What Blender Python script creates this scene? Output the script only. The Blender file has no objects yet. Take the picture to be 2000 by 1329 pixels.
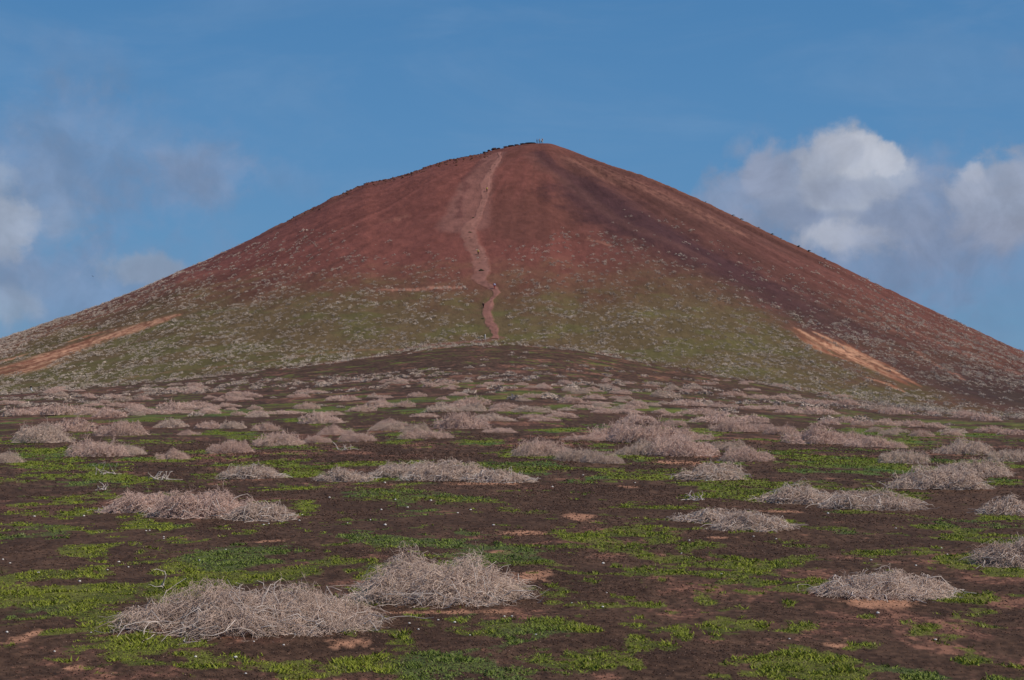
import bpy, bmesh, math, random
import numpy as np
from mathutils import Vector, Matrix

S = bpy.context.scene
COL = S.collection
RAD = math.radians
rng = np.random.default_rng(11)
random.seed(5)

# ------------------------------------------------------------------ camera
FP = 3170.0          # focal length in pixels of a 2000 px wide frame
HY = 780.0           # pixel row of the horizon
EYE = 1.7
cam_d = bpy.data.cameras.new('camera'); cam = bpy.data.objects.new('camera', cam_d); COL.objects.link(cam)
cam_d.sensor_width = 36.0; cam_d.lens = FP / 2000 * 36.0
cam_d.shift_y = (HY - 664.5) / 2000
cam_d.clip_start = 0.1; cam_d.clip_end = 60000
cam.location = (0, 0, EYE); cam.rotation_euler = (RAD(90), 0, 0)
S.camera = cam

# ------------------------------------------------------------------ light
SUN_EL, SUN_ROT = RAD(47), RAD(112)        # from the right, a little behind the camera
S.view_settings.view_transform = 'Standard'; S.view_settings.look = 'None'
S.view_settings.gamma = 1.0; S.view_settings.exposure = 0.0
sl = bpy.data.lights.new('sun', 'SUN'); sl.energy = 3.6; sl.angle = RAD(0.55); sl.color = (1.0, 0.91, 0.79)
so = bpy.data.objects.new('sun', sl); COL.objects.link(so)
sdir = Vector((math.sin(SUN_ROT)*math.cos(SUN_EL), math.cos(SUN_ROT)*math.cos(SUN_EL), math.sin(SUN_EL)))
so.rotation_euler = sdir.to_track_quat('Z', 'Y').to_euler()

# ------------------------------------------------------------------ sky with clouds, all in world directions
W = bpy.data.worlds.new('World'); S.world = W; W.use_nodes = True
W.cycles.sampling_method = 'MANUAL'; W.cycles.sample_map_resolution = 256
wt = W.node_tree; wt.nodes.clear()
def N(tree, typ, **kw):
    n = tree.nodes.new(typ)
    for k, v in kw.items(): setattr(n, k, v)
    return n
class G:
    """tiny expression helper for node maths"""
    def __init__(s, t): s.t = t
    def m(s, op, a, b=None, c=None, clamp=False):
        n = N(s.t, 'ShaderNodeMath', operation=op, use_clamp=clamp)
        for i, v in enumerate((a, b, c)):
            if v is None: continue
            if isinstance(v, (int, float)): n.inputs[i].default_value = v
            else: s.t.links.new(v, n.inputs[i])
        return n.outputs[0]
    def smooth(s, x, a, b):
        n = N(s.t, 'ShaderNodeMapRange', interpolation_type='SMOOTHSTEP')
        n.inputs[1].default_value = a; n.inputs[2].default_value = b
        s.t.links.new(x, n.inputs[0]); return n.outputs[0]
    def noise(s, vec, scale, det=5, rough=.55, dist=0.0):
        n = N(s.t, 'ShaderNodeTexNoise'); n.inputs['Scale'].default_value = scale
        n.inputs['Detail'].default_value = det; n.inputs['Roughness'].default_value = rough
        n.inputs['Distortion'].default_value = dist
        if vec is not None: s.t.links.new(vec, n.inputs['Vector'])
        return n.outputs[0]
    def mix(s, f, a, b, typ='MIX'):
        n = N(s.t, 'ShaderNodeMix', data_type='RGBA', blend_type=typ)
        for i, v in ((0, f), (6, a), (7, b)):
            if isinstance(v, (int, float)): n.inputs[i].default_value = v
            elif isinstance(v, tuple): n.inputs[i].default_value = (*v, 1)
            else: s.t.links.new(v, n.inputs[i])
        return n.outputs[2]
g = G(wt)
sky = N(wt, 'ShaderNodeTexSky', sky_type='NISHITA', sun_disc=False)
sky.sun_elevation = SUN_EL; sky.sun_rotation = SUN_ROT
sky.altitude = 0; sky.air_density = 1.0; sky.dust_density = 0.4; sky.ozone_density = 1.5
bg_sky = N(wt, 'ShaderNodeBackground'); bg_sky.inputs[1].default_value = 0.062
tint = g.mix(1.0, sky.outputs[0], (0.84, 1.0, 1.10), 'MULTIPLY')
tc = N(wt, 'ShaderNodeTexCoord'); sep = N(wt, 'ShaderNodeSeparateXYZ'); wt.links.new(tc.outputs['Generated'], sep.inputs[0])
az = g.m('MULTIPLY', g.m('ARCTAN2', sep.outputs[0], sep.outputs[1]), 57.2958)      # degrees, 0 = +Y, right positive
el = g.m('MULTIPLY', g.m('ARCSINE', sep.outputs[2]), 57.2958)
cvec = N(wt, 'ShaderNodeCombineXYZ'); wt.links.new(az, cvec.inputs[0]); wt.links.new(el, cvec.inputs[1])
# the polarised deep blue of this sky, paler towards the horizon, over the physical sky
ramp = N(wt, 'ShaderNodeValToRGB'); wt.links.new(g.m('DIVIDE', el, 90.0), ramp.inputs[0])
rs = ramp.color_ramp.elements; rs[0].position = 0.0; rs[0].color = (2.9, 4.6, 7.4, 1); rs[1].position = 1.0; rs[1].color = (.62, 1.5, 4.0, 1)
for p_, c_ in ((.045, (2.25, 4.35, 7.5)), (.10, (1.75, 4.05, 7.5)), (.17, (1.25, 3.45, 6.9)), (.35, (.85, 2.4, 5.6))):
    e_ = rs.new(p_); e_.color = (*c_, 1)
tint = g.mix(1.0, g.mix(.8, tint, ramp.outputs[0]), (.84, 1.0, 1.07), 'MULTIPLY')
n1 = g.noise(cvec.outputs[0], 0.42, 7, .56, .3); n2 = g.noise(cvec.outputs[0], 1.7, 5, .6)
cv2 = N(wt, 'ShaderNodeVectorMath', operation='ADD'); wt.links.new(cvec.outputs[0], cv2.inputs[0]); cv2.inputs[1].default_value = (31, 17, 4)
n3 = g.noise(cv2.outputs[0], 0.55, 6, .58, .4)
cv3 = N(wt, 'ShaderNodeVectorMath', operation='MULTIPLY'); wt.links.new(cvec.outputs[0], cv3.inputs[0]); cv3.inputs[1].default_value = (1, 3.2, 1)
edge = g.m('ADD', g.m('MULTIPLY', g.m('SUBTRACT', n1, .5), 2.3), g.m('MULTIPLY', g.m('SUBTRACT', n2, .5), .75))
def dirdeg(px, py):
    x = (px - 1000) / FP; z = (HY - py) / FP
    return math.degrees(math.atan(x)), math.degrees(math.atan(z / math.hypot(1, x)))
# one cloud puff: centre, half size, softness, opacity, tone, edge roughness  (centre given as a sky direction)
PUFFS = [
    # thin high veil on the left
    (120, 330, 420, 190, .9, .75, (.185, .275, .445), .6), (0, 420, 240, 180, .8, .75, (.215, .300, .455), .6),
    (350, 345, 190, 80, .9, .55, (.205, .285, .45), .8), (560, 350, 110, 60, .9, .35, (.18, .28, .46), .8),
    (170, 560, 420, 150, .9, .7, (.19, .275, .445), .6),
    (150, 115, 200, 70, 1., .14, (.25, .30, .42), 1.), (230, 160, 130, 45, 1., .18, (.16, .24, .38), 1.),
    (-10, 440, 105, 80, .5, .7, (.38, .43, .53), .7), (-10, 350, 55, 60, .6, .5, (.33, .40, .52), .7),
    (115, 440, 85, 60, .9, .4, (.27, .34, .47), .7), (345, 310, 70, 45, 1., .35, (.23, .30, .45), .7), (430, 385, 80, 40, 1., .3, (.22, .29, .44), .7),
    (280, 522, 110, 45, .6, .65, (.30, .36, .47), .8), (10, 600, 80, 50, .7, .6, (.32, .385, .49), .8),
    (-60, 540, 260, 70, .9, .4, (.235, .305, .445), .6),
    # blue-grey base of the right bank
    (1700, 440, 430, 210, .7, .80, (.205, .272, .42), .5), (1880, 490, 300, 190, .9, .70, (.19, .265, .42), .4), (1480, 400, 190, 100, .8, .6, (.225, .30, .45), .6),
    (1420, 385, 85, 75, .6, .62, (.245, .30, .43), .7), (1445, 292, 45, 34, .9, .45, (.25, .31, .44), .8),
    (1640, 395, 230, 130, .45, .85, (.25, .305, .435), .5), (1560, 340, 125, 78, .4, .85, (.285, .34, .465), .5),
    (1500, 340, 60, 55, .5, .5, (.27, .32, .45), .6),
    # bright heads
    (1665, 335, 128, 100, .35, .90, (.365, .41, .51), .5), (1690, 305, 80, 56, .32, .88, (.47, .50, .58), .7), (1640, 300, 60, 42, .45, .75, (.40, .44, .54), .9),
    (1732, 312, 40, 48, .30, .85, (.48, .51, .59), .5), (1590, 325, 55, 38, .6, .6, (.36, .405, .51), 1.), (1560, 300, 34, 20, .6, .5, (.36, .405, .51), 1.),
    (1640, 372, 150, 34, .9, .55, (.27, .315, .435), .9), (1720, 380, 60, 40, .8, .45, (.31, .355, .465), .9),
    (1610, 462, 100, 40, .6, .75, (.43, .46, .545), .9), (1680, 472, 90, 45, .8, .6, (.34, .38, .485), .9), (1560, 490, 80, 40, .9, .4, (.29, .335, .45), .9),
    (1955, 375, 105, 100, .4, .88, (.31, .355, .465), .6), (1903, 330, 32, 28, .5, .75, (.42, .455, .55), .9), (1900, 360, 45, 40, .8, .5, (.37, .41, .52), 1.),
    (1990, 330, 60, 50, .6, .6, (.33, .375, .49), .7), (1950, 460, 110, 50, .9, .55, (.275, .31, .415), .8),
    (1850, 470, 130, 90, .9, .35, (.235, .28, .40), .8), (1640, 418, 150, 12, 1., .4, (.20, .26, .40), .6),
    (1900, 560, 170, 45, 1., .3, (.165, .24, .39), .8), (1930, 640, 70, 35, 1., .2, (.15, .24, .40), .8),
    (1985, 105, 40, 40, 1., .12, (.25, .28, .38), .8),
    # more cloud round the rest of the horizon, out of this frame
    (2500, 420, 330, 150, .5, .8, (.30, .345, .46), .7), (-700, 430, 420, 160, .6, .7, (.29, .335, .45), .7),
]
col = None
cur_c = None
for (px, py, rx, ry, soft, op, tone, er) in PUFFS:
    a0, e0 = dirdeg(px, py); k = 57.2958 / FP
    dx = g.m('DIVIDE', g.m('SUBTRACT', az, a0), rx * k); dy = g.m('DIVIDE', g.m('SUBTRACT', el, e0), ry * k)
    r = g.m('SQRT', g.m('ADD', g.m('MULTIPLY', dx, dx), g.m('MULTIPLY', dy, dy)))
    v = g.m('ADD', g.m('SUBTRACT', 1.0, r), g.m('MULTIPLY', edge, er))
    a = g.m('MULTIPLY', g.smooth(v, 0.0, soft), op)
    if cur_c is None:
        cur_c = g.mix(1.0, (0, 0, 0), tone); cov = a; acc = a; colr = g.mix(a, (0, 0, 0), tone); trans = g.m('SUBTRACT', 1.0, a)
    else:
        colr = g.mix(a, colr, tone); trans = g.m('MULTIPLY', trans, g.m('SUBTRACT', 1.0, a))
hz = g.m('MULTIPLY', g.smooth(g.noise(cv3.outputs[0], .09, 5, .6, .6), .42, .72), .16)
colr = g.mix(hz, colr, (.26, .36, .52)); trans = g.m('MULTIPLY', trans, g.m('SUBTRACT', 1.0, hz))
# soft inner modelling of the clouds
mod = g.m('ADD', .85, g.m('MULTIPLY', g.smooth(n3, .28, .72), .25))
mv = N(wt, 'ShaderNodeCombineXYZ')
for i in range(3): wt.links.new(mod, mv.inputs[i])
colr = g.mix(1.0, colr, mv.outputs[0], 'MULTIPLY')
bg_c = N(wt, 'ShaderNodeBackground'); wt.links.new(colr, bg_c.inputs[0])
tv = N(wt, 'ShaderNodeCombineXYZ')
for i in range(3): wt.links.new(trans, tv.inputs[i])
wt.links.new(g.mix(1.0, tint, tv.outputs[0], 'MULTIPLY'), bg_sky.inputs[0])
add = N(wt, 'ShaderNodeAddShader'); wt.links.new(bg_sky.outputs[0], add.inputs[0]); wt.links.new(bg_c.outputs[0], add.inputs[1])
wo = N(wt, 'ShaderNodeOutputWorld'); wt.links.new(add.outputs[0], wo.inputs[0])

# ------------------------------------------------------------------ numpy noise
def _h(ix, iy, seed):
    seed = int(seed)
    n = (ix.astype(np.int64) * 374761393 + iy.astype(np.int64) * 668265263 + (seed * 974634777 & 0x7fffffff)) & 0xffffffff
    n = ((n ^ (n >> 13)) * 1274126177) & 0xffffffff
    n = ((n ^ (n >> 16)) * 2246822519) & 0xffffffff
    return ((n ^ (n >> 15)) & 0xffffff) / 16777215.0
def vn(x, y, seed=0):
    ix = np.floor(x); iy = np.floor(y); fx = x - ix; fy = y - iy
    fx = fx*fx*fx*(fx*(fx*6-15)+10); fy = fy*fy*fy*(fy*(fy*6-15)+10)
    a = _h(ix, iy, seed); b = _h(ix+1, iy, seed); c = _h(ix, iy+1, seed); d = _h(ix+1, iy+1, seed)
    return (a*(1-fx)+b*fx)*(1-fy) + (c*(1-fx)+d*fx)*fy
def fbm(x, y, seed=0, oct=4, rough=.5):
    x = np.asarray(x, float); y = np.asarray(y, float)
    t = 0; a = 1; s = 0
    for o in range(oct):
        t = t + a*vn(x*2**o + 13.7*o, y*2**o - 7.3*o, seed+o*17); s += a; a *= rough
    return t/s
def ss(x, a, b):
    t = np.clip((x-a)/(b-a), 0, 1); return t*t*(3-2*t)

# ------------------------------------------------------------------ terrain height
SX, SY = 9.0, 580.0      # the summit in plan
def tab(x, pts):
    p = np.array(pts, float); return np.interp(x, p[:, 0], p[:, 1])
def smooth_tab(pts, lo, hi, n=900, k=25):
    xs = np.linspace(lo, hi, n); ys = tab(xs, pts); ker = np.hanning(k); ker /= ker.sum()
    return xs, np.convolve(np.pad(ys, k//2, mode='edge'), ker, mode='valid')
T_ap = smooth_tab([(-50,0),(0,0),(20,0),(40,.1),(60,.38),(80,.78),(100,1.25),(150,2.6),(200,4.2),(250,6.4),(300,9.0),(340,11.8),(385,14.6),(430,16),(480,15),(560,9),(700,0),(900,-3)], -50, 900)
T_g = smooth_tab([(-.6,.05),(-.4,.12),(-.315,.2),(-.26,.32),(-.205,.45),(-.11,.72),(-.04,.98),(0,1),(.04,.93),(.063,.82),(.158,.38),(.22,.08),(.284,-.17),(.4,-.25),(.6,-.2)], -.6, .6, k=41)
T_f = smooth_tab([(0,93),(10,91.6),(36,81),(81,58.8),(127,39),(160,26),(195,14.0),(230,5),(260,0),(330,-8),(500,-14)], 0, 500, k=15)
T_r = smooth_tab([(0,93),(12,91.6),(36,80),(81,58.8),(117,41.6),(171,18),(200,8),(225,-.5),(260,-8),(500,-14)], 0, 500, k=9)
T_l = smooth_tab([(0,93),(16,90.8),(58,79.5),(92,62),(127,44),(189,22),(230,11),(300,-2),(500,-14)], 0, 500, k=11)
def itab(T, x): return np.interp(x, T[0], T[1])
CORR = [np.array([-2, 2.]), np.array([0., 0.])]     # small correction of the hill's height over azimuth
def hill_h(x, y):
    dx = x-SX; dy = y-SY; r = np.hypot(dx, dy)+1e-6
    s = dx/r; c = -dy/r
    side = np.where(s > 0, itab(T_r, r), itab(T_l, r))
    fr = np.where(c > 0, itab(T_f, r), (itab(T_f, r)+itab(T_r, r))/2)
    h = fr*c*c + side*s*s
    return h * (1 + np.interp(x/np.maximum(y, 50), CORR[0], CORR[1]))
def apron(x, y):
    u = x/np.maximum(y, 20.0)
    a = itab(T_ap, y)*itab(T_g, np.clip(u, -.6, .6))
    far = np.hypot(x, y)
    return a + .05*(fbm(x/9, y/9, 5, 2)-.5)*np.clip(y/20, 0, 3) - 3*ss(far, 600, 1500)
def terr0(x, y):
    x = np.asarray(x, float); y = np.asarray(y, float)
    h = hill_h(x, y); a = apron(x, y); k = 1.6
    m = np.maximum(h, a) + np.maximum(k-np.abs(h-a), 0)**2/(4*k)
    return m
# fit the skyline once
SKY = np.array([(0,664),(94,631),(192,598),(286,560),(353,529),(410,506),(495,465),(600,413),(640,392),(676,377),(714,359),(756,351),(800,339),(850,321),(900,308),(940,301),(966,293),(1000,286),(1028,281),(1074,280),(1110,292),(1150,308),(1200,327),(1250,343),(1300,363),(1378,398),(1526,470.5),(1611,509),(1707,557),(1830,615.6),(2000,693)], float)
uu = np.linspace(-.33, .33, 331); yy = np.linspace(380, 640, 400)
UU, YY = np.meshgrid(uu, yy, indexing='ij')
want = np.interp(1000+FP*uu, SKY[:, 0], SKY[:, 1])
# beyond the measured frame carry on with the same slope
want[uu < -1000/FP] = 664 + (-1000/FP-uu[uu < -1000/FP])*FP*.35
want[uu > 1000/FP] = 693 + (uu[uu > 1000/FP]-1000/FP)*FP*.45
for it in range(4):
    Z = terr0(UU*YY, YY); E = (Z-EYE)/YY; k_ = E.argmax(1); sk = HY - FP*E.max(1)
    z_need = EYE + (HY-want)/FP*yy[k_]
    dc = z_need/np.maximum(Z.max(1)*0+Z[np.arange(len(uu)), k_], 4) - 1
    old = np.interp(uu, CORR[0], CORR[1]); new = (1+old)*(1+dc*.9)-1
    ker = np.hanning(5); ker /= ker.sum(); new = np.convolve(np.pad(new, 2, mode='edge'), ker, mode='valid')
    CORR = [np.concatenate(([-1.5], uu, [1.5])), np.concatenate(([new[0]], new, [new[-1]]))]
    print('skyline error', np.abs(sk-want).max())
CT = np.array([CORR[0], CORR[1]])
def relief(x, y):
    """gullies and lumps on the cone"""
    dx = x-SX; dy = y-SY; r = np.hypot(dx, dy)+1e-6; th = np.arctan2(dx, -dy)
    onh = ss(r, 8, 40)*(1-ss(r, 190, 225))
    right = ss(th, .25, 1.0); left = ss(-th, .7, 1.4)
    gul = (fbm(th*26, r/120, 21, 4, .6)-.5)*2.2*right + (fbm(th*16, r/100, 22, 4, .6)-.5)*.16*(1-right)
    gul += (fbm(th*70, r/60, 26, 2)-.5)*.35*right
    rocky = left*ss(r, 10, 25)*(1-ss(r, 85, 125))*(1-ss(np.abs(-th-1.45), .25, .5))
    gd = -1.3*np.exp(-((th-.50-.03*np.sin(r/20))/.07)**2)*ss(r, 15, 45)*(1-ss(r, 110, 150)) + .5*np.exp(-((th-.38)/.05)**2)*ss(r, 15, 45)*(1-ss(r, 100, 140))
    lum = (np.abs(fbm(x/7, y/7, 23, 4, .6)-.5)*2.2-.3)*rocky*1.1
    return gul*onh + gd + lum + (fbm(x/2.2, y/2.2, 28, 4, .6)-.5)*.5*onh + .10*(fbm(x/3, y/3, 24, 3)-.5)*ss(r*0+y, 60, 200)
def terr(x, y):
    x = np.asarray(x, float); y = np.asarray(y, float)
    return terr0(x, y) + relief(x, y) + micro(x, y)
def micro(x, y):
    d = np.hypot(x, y)
    return (fbm(x/1.7, y/1.7, 31, 4, .55)-.5)*.07*(1-ss(d, 80, 160))
def ground(px, py, y0=6.0, y1=600.0):
    """the point of the terrain seen at a pixel of the photograph: where things stand, measured off the photo"""
    ys = np.geomspace(y0, y1, 2600); x = (px-1000)/FP*ys
    z = terr0(x, ys)+micro(x, ys); line = EYE + (HY-py)/FP*ys
    ok = np.nonzero(z >= line)[0]
    i = ok[0] if len(ok) else len(ys)-1
    return float(x[i]), float(ys[i]), float(terr(x[i], ys[i]))
def project(x, y, z): return 1000+FP*x/y, HY-FP*(z-EYE)/y

# ------------------------------------------------------------------ materials
def attr_mat(name, rough=.95, bump=.3, scales=((40, .5),), spec=.12, vary=.25, bdist=.02, attr='Col'):
    m = bpy.data.materials.new(name); m.use_nodes = True; t = m.node_tree; q = G(t)
    b = t.nodes['Principled BSDF']; b.inputs['Roughness'].default_value = rough
    b.inputs['Specular IOR Level'].default_value = spec
    a = N(t, 'ShaderNodeAttribute', attribute_name=attr); ge = N(t, 'ShaderNodeNewGeometry')
    hgt = None; c = a.outputs['Color']
    for sc, w in scales:
        n = q.noise(ge.outputs['Position'], sc, 6, .65)
        k = q.m('ADD', 1-vary*w, q.m('MULTIPLY', n, 2*vary*w))
        v = N(t, 'ShaderNodeCombineXYZ')
        for i in range(3): t.links.new(k, v.inputs[i])
        c = q.mix(1.0, c, v.outputs[0], 'MULTIPLY')
        hgt = q.m('MULTIPLY', n, w) if hgt is None else q.m('ADD', hgt, q.m('MULTIPLY', n, w))
    t.links.new(c, b.inputs['Base Color'])
    bp = N(t, 'ShaderNodeBump'); bp.inputs['Strength'].default_value = bump; bp.inputs['Distance'].default_value = bdist
    t.links.new(hgt, bp.inputs['Height']); t.links.new(bp.outputs[0], b.inputs['Normal'])
    return m
def plain_mat(name, c1, c2, scale=20, rough=.9, spec=.15, rand=0.0):
    m = bpy.data.materials.new(name); m.use_nodes = True; t = m.node_tree; q = G(t)
    b = t.nodes['Principled BSDF']; b.inputs['Roughness'].default_value = rough
    b.inputs['Specular IOR Level'].default_value = spec
    tc = N(t, 'ShaderNodeTexCoord'); n = q.noise(tc.outputs['Object'], scale, 4, .6)
    f = q.smooth(n, .3, .7)
    if rand:
        oi = N(t, 'ShaderNodeObjectInfo')
        f = q.m('ADD', q.m('MULTIPLY', f, 1-rand), q.m('MULTIPLY', oi.outputs['Random'], rand))
    t.links.new(q.mix(f, c1, c2), b.inputs['Base Color'])
    return m

# ------------------------------------------------------------------ mesh plumbing
def mesh_np(name, verts, faces, mat=None, colors=None, smooth=False):
    """verts (n,3), faces (m,k) with one k for all"""
    me = bpy.data.meshes.new(name); faces = np.asarray(faces, np.int32); k = faces.shape[1]
    me.vertices.add(len(verts)); me.vertices.foreach_set('co', np.asarray(verts, np.float32).ravel())
    me.loops.add(faces.size); me.loops.foreach_set('vertex_index', faces.ravel())
    me.polygons.add(len(faces)); me.polygons.foreach_set('loop_start', np.arange(0, faces.size, k, dtype=np.int32))
    me.polygons.foreach_set('loop_total', np.full(len(faces), k, np.int32))
    if smooth: me.polygons.foreach_set('use_smooth', np.ones(len(faces), bool))
    me.update(calc_edges=True)
    if colors is not None:
        ca = me.color_attributes.new('Col', 'FLOAT_COLOR', 'POINT')
        c = np.ones((len(verts), 4), np.float32); c[:, :3] = colors
        ca.data.foreach_set('color', c.ravel())
    if mat: me.materials.append(mat)
    return me
def link(name, me, parent=None, loc=None):
    o = bpy.data.objects.new(name, me); COL.objects.link(o)
    if parent: o.parent = parent
    if loc is not None: o.location = loc
    return o
def tag(o, label=None, cat=None, group=None, kind=None):
    if label: o['label'] = label
    if cat: o['category'] = cat
    if group: o['group'] = group
    if kind: o['kind'] = kind
    return o

# ------------------------------------------------------------------ what grows or lies where (plan coordinates, metres)
def seg_dist(x, y, pts):
    """distance to a polyline in plan and the position 0..1 along it"""
    best = np.full(np.shape(x), 1e9); tt = np.zeros(np.shape(x)); n = len(pts)-1
    for i in range(n):
        (ax, ay), (bx, by) = pts[i], pts[i+1]; vx, vy = bx-ax, by-ay; L = vx*vx+vy*vy+1e-9
        t = np.clip(((x-ax)*vx+(y-ay)*vy)/L, 0, 1); d = np.hypot(x-ax-t*vx, y-ay-t*vy)
        m = d < best; best = np.where(m, d, best); tt = np.where(m, (i+t)/n, tt)
    return best, tt
def gp(px, py): return ground(px, py)[:2]
# green patches measured in the photo: centre, width, height in its pixels
GRASS = [(110,1172,270,105),(30,1140,150,60),(105,1030,225,15),(310,1025,150,17),(170,1075,135,20),(215,940,230,45),(60,1005,90,12),
 (150,1000,110,22),(800,1060,300,26),(950,1082,240,40),(1030,1100,130,25),(600,1112,130,38),(470,1130,110,20),(1190,1058,240,60),
 (1290,1088,120,26),(1230,1115,250,26),(1430,1100,320,26),(1550,1095,120,20),(1090,1153,90,30),(1060,1225,200,30),(1250,1225,130,28),
 (900,1300,560,52),(1180,1290,300,60),(560,1315,160,40),(640,1262,60,20),(740,1290,110,50),(1540,1305,300,60),(1620,1318,260,30),(1700,1079,125,14),
 (1695,1214,52,26),(1600,1150,170,26),(1740,1153,170,20),(1900,1165,180,30),(1960,1180,110,40),(1900,1040,150,30),(1960,1060,120,30),(1880,1100,150,30),
 (1965,1125,110,35),(1925,1295,95,22),(1820,1237,70,16),(1450,1140,90,14),(1500,1145,120,18),(1330,1272,60,18),(1390,1255,60,16),(310,1290,60,20),(240,1243,30,14),
 (470,1230,300,40),(330,1215,100,40),(720,1155,70,50),(1225,1257,60,18),(1080,1270,60,20),
 (600,925,110,22),(770,962,260,20),(860,975,250,26),(600,990,80,22),(1055,913,160,28),(950,905,120,14),(1250,931,190,12),(1400,945,140,18),(1420,968,200,34),
 (1520,1020,120,18),(1650,905,330,40),(1560,890,260,22),(1760,968,180,24),(1950,943,120,18),(1900,905,120,14),(1800,920,200,20),(1220,985,80,12),(1280,990,130,14),
 (1950,1013,110,16),(1330,1015,150,12),(700,905,140,14),(400,885,80,12),(110,882,120,26),(60,862,70,12),(560,870,140,14),(300,898,110,12),(430,845,90,14),
 (480,855,100,16),(560,905,100,10),(1150,868,80,12),(1120,842,90,10),(1230,893,60,10),(1020,890,60,18),(1440,903,80,12),(1380,845,60,10),(280,820,200,10),(330,812,300,8),(150,812,120,8),
 (580,820,120,10),(860,800,160,10),(770,795,110,8),(1150,797,200,12),(1290,800,160,10),(1330,822,110,12),(1700,845,140,16),(1780,860,180,14),(1900,850,200,12),
 (1850,825,250,8),(1980,830,120,8),(1640,812,120,8),(700,800,140,8),(930,866,80,12),(590,792,180,6),(1010,805,150,6),(900,780,200,6),(1060,770,160,6),(450,803,150,7),(1500,795,160,6),(1250,835,100,8)]
GP = []
for (px, py, w, h) in GRASS:
    a = gp(px, py+h/2); b = gp(px, py-h/2); c = ((a[0]+b[0])/2, (a[1]+b[1])/2)
    GP.append((c[0], c[1], w/2/FP*c[1], max(abs(b[1]-a[1])/2, .12)))
SANDY = [(1055,1125,95,26),(690,1258,150,34),(860,1197,260,10),(700,1195,60,10),(130,1135,0,0),(1730,1180,180,22),(1640,1262,60,12),(150,1305,60,12),(60,1240,60,40),
 (1400,1050,90,8),(930,945,160,6),(1130,1010,80,20),(1230,952,60,8),(520,1058,90,8),(1020,1040,120,12),(1330,903,130,8),(1530,1000,100,6),(980,1078,60,8)]
SP = []
for (px, py, w, h) in SANDY:
    if w == 0: continue
    a = gp(px, py+h/2); b = gp(px, py-h/2)
    SP.append(((a[0]+b[0])/2, (a[1]+b[1])/2, w/2/FP*a[1], max(abs(b[1]-a[1])/2, .1)))
def lod(d, a, b, c):
    """coarser pattern with distance: three fixed patterns cross-faded"""
    t = ss(d, 18, 34); u = ss(d, 60, 120); return (a*(1-t)+b*t)*(1-u)+c*u
def grass_mask(x, y):
    x0, y0 = x, y; w_ = np.clip(np.hypot(x, y)/25, .35, 3)
    x = x0+(fbm(x0/.9, y0/.9, 44, 3)-.5)*.9*w_; y = y0+(fbm(x0/.9, y0/.9, 45, 3)-.5)*1.6*w_
    m = np.zeros(np.shape(x))
    for (cx, cy, rx, ry) in GP:
        dx = (x-cx - (y-cy)*cx/max(cy, 1))/rx; dy = (y-cy)/ry
        m = np.maximum(m, 1.25-np.sqrt(dx*dx+dy*dy))
    d = np.hypot(x, y)
    n = lod(d, fbm(x/.45, y/.75, 41, 5, .68), fbm(x/1.3, y/2.2, 42, 5, .68), fbm(x/3.6, y/6, 43, 5, .68))
    mk = m*1.0 + (n-.5)*3.2
    wild = (fbm(x/7, y/11, 47, 4, .6)-.61)*9*ss(d, 55, 110)*(1-ss(y, 150, 230)) + (fbm(x/2.2, y/3.4, 48, 4, .6)-.67)*8*(1-ss(d, 40, 70))
    tiny = (fbm(x/.35, y/.5, 53, 3, .6)-.74)*14*(fbm(x/3, y/4, 54, 2) > .5)*(1-ss(d, 25, 45))
    for (cx, cy, rx, ry) in SP: mk = mk-2.2*np.clip(1.35-np.hypot((x-cx)/rx, (y-cy)/ry), 0, 1)
    return np.clip(np.maximum(np.maximum((mk-.30)*1.9, wild-.14), tiny), 0, 1)
def L(*px): return [gp(*p) for p in px]
PATH_L = [(299,971),(310,969),(322,958),(335,950),(350,943),(370,935),(390,934),(410,930),(425,922),(440,905),(450,898),(460,899),(478,900),(490,905),(505,914),(520,921),(535,921),(548,922),(556,930),(562,945),(572,957),(580,956),(588,948),(600,943),(615,941),(628,944),(640,951),(650,958),(657,962),(664,954)]
PATH_R = [(299,976),(310,981),(322,975),(335,970),(350,962),(370,957),(390,954),(410,949),(425,942),(440,933),(450,930),(460,937),(478,944),(490,949),(505,955),(520,956),(535,961),(548,955),(556,958),(562,972),(572,976),(580,973),(588,966),(600,965),(615,966),(628,970),(640,975),(650,980),(657,981),(664,976)]
SCREE = L((968,302),(948,330),(925,370),(915,410),(905,440))
SCARL = L((940,318),(905,350),(912,365),(897,395),(899,425))
ORANGE = [  # bare orange rock faces low on the cone: centre line and half width in metres
 (L((348,616),(310,627),(265,641)), 3.2), (L((335,620),(280,636),(235,650)), 3.0), (L((345,617),(285,637),(230,652),(160,676),(90,700),(40,712),(-60,735)), 4.6), (L((315,624),(250,650),(185,668)), 3.0),
 (L((180,662),(100,693),(50,722),(0,728),(-60,745)), 5.2), (L((240,640),(180,655),(120,672)), 1.2), (L((60,690),(0,708),(-60,722)), 1.8),
 (L((1545,640),(1590,664),(1650,692),(1705,722)), 2.4), (L((1575,655),(1640,688),(1700,716),(1785,758)), 2.0), (L((1590,650),(1650,678),(1740,725),(1800,757)), 1.2), (L((1555,655),(1600,682),(1660,706)), 1.0), (L((1690,738),(1740,752),(1770,768)), .8), (L((1640,664),(1700,700),(1760,726)), .7)]
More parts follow.
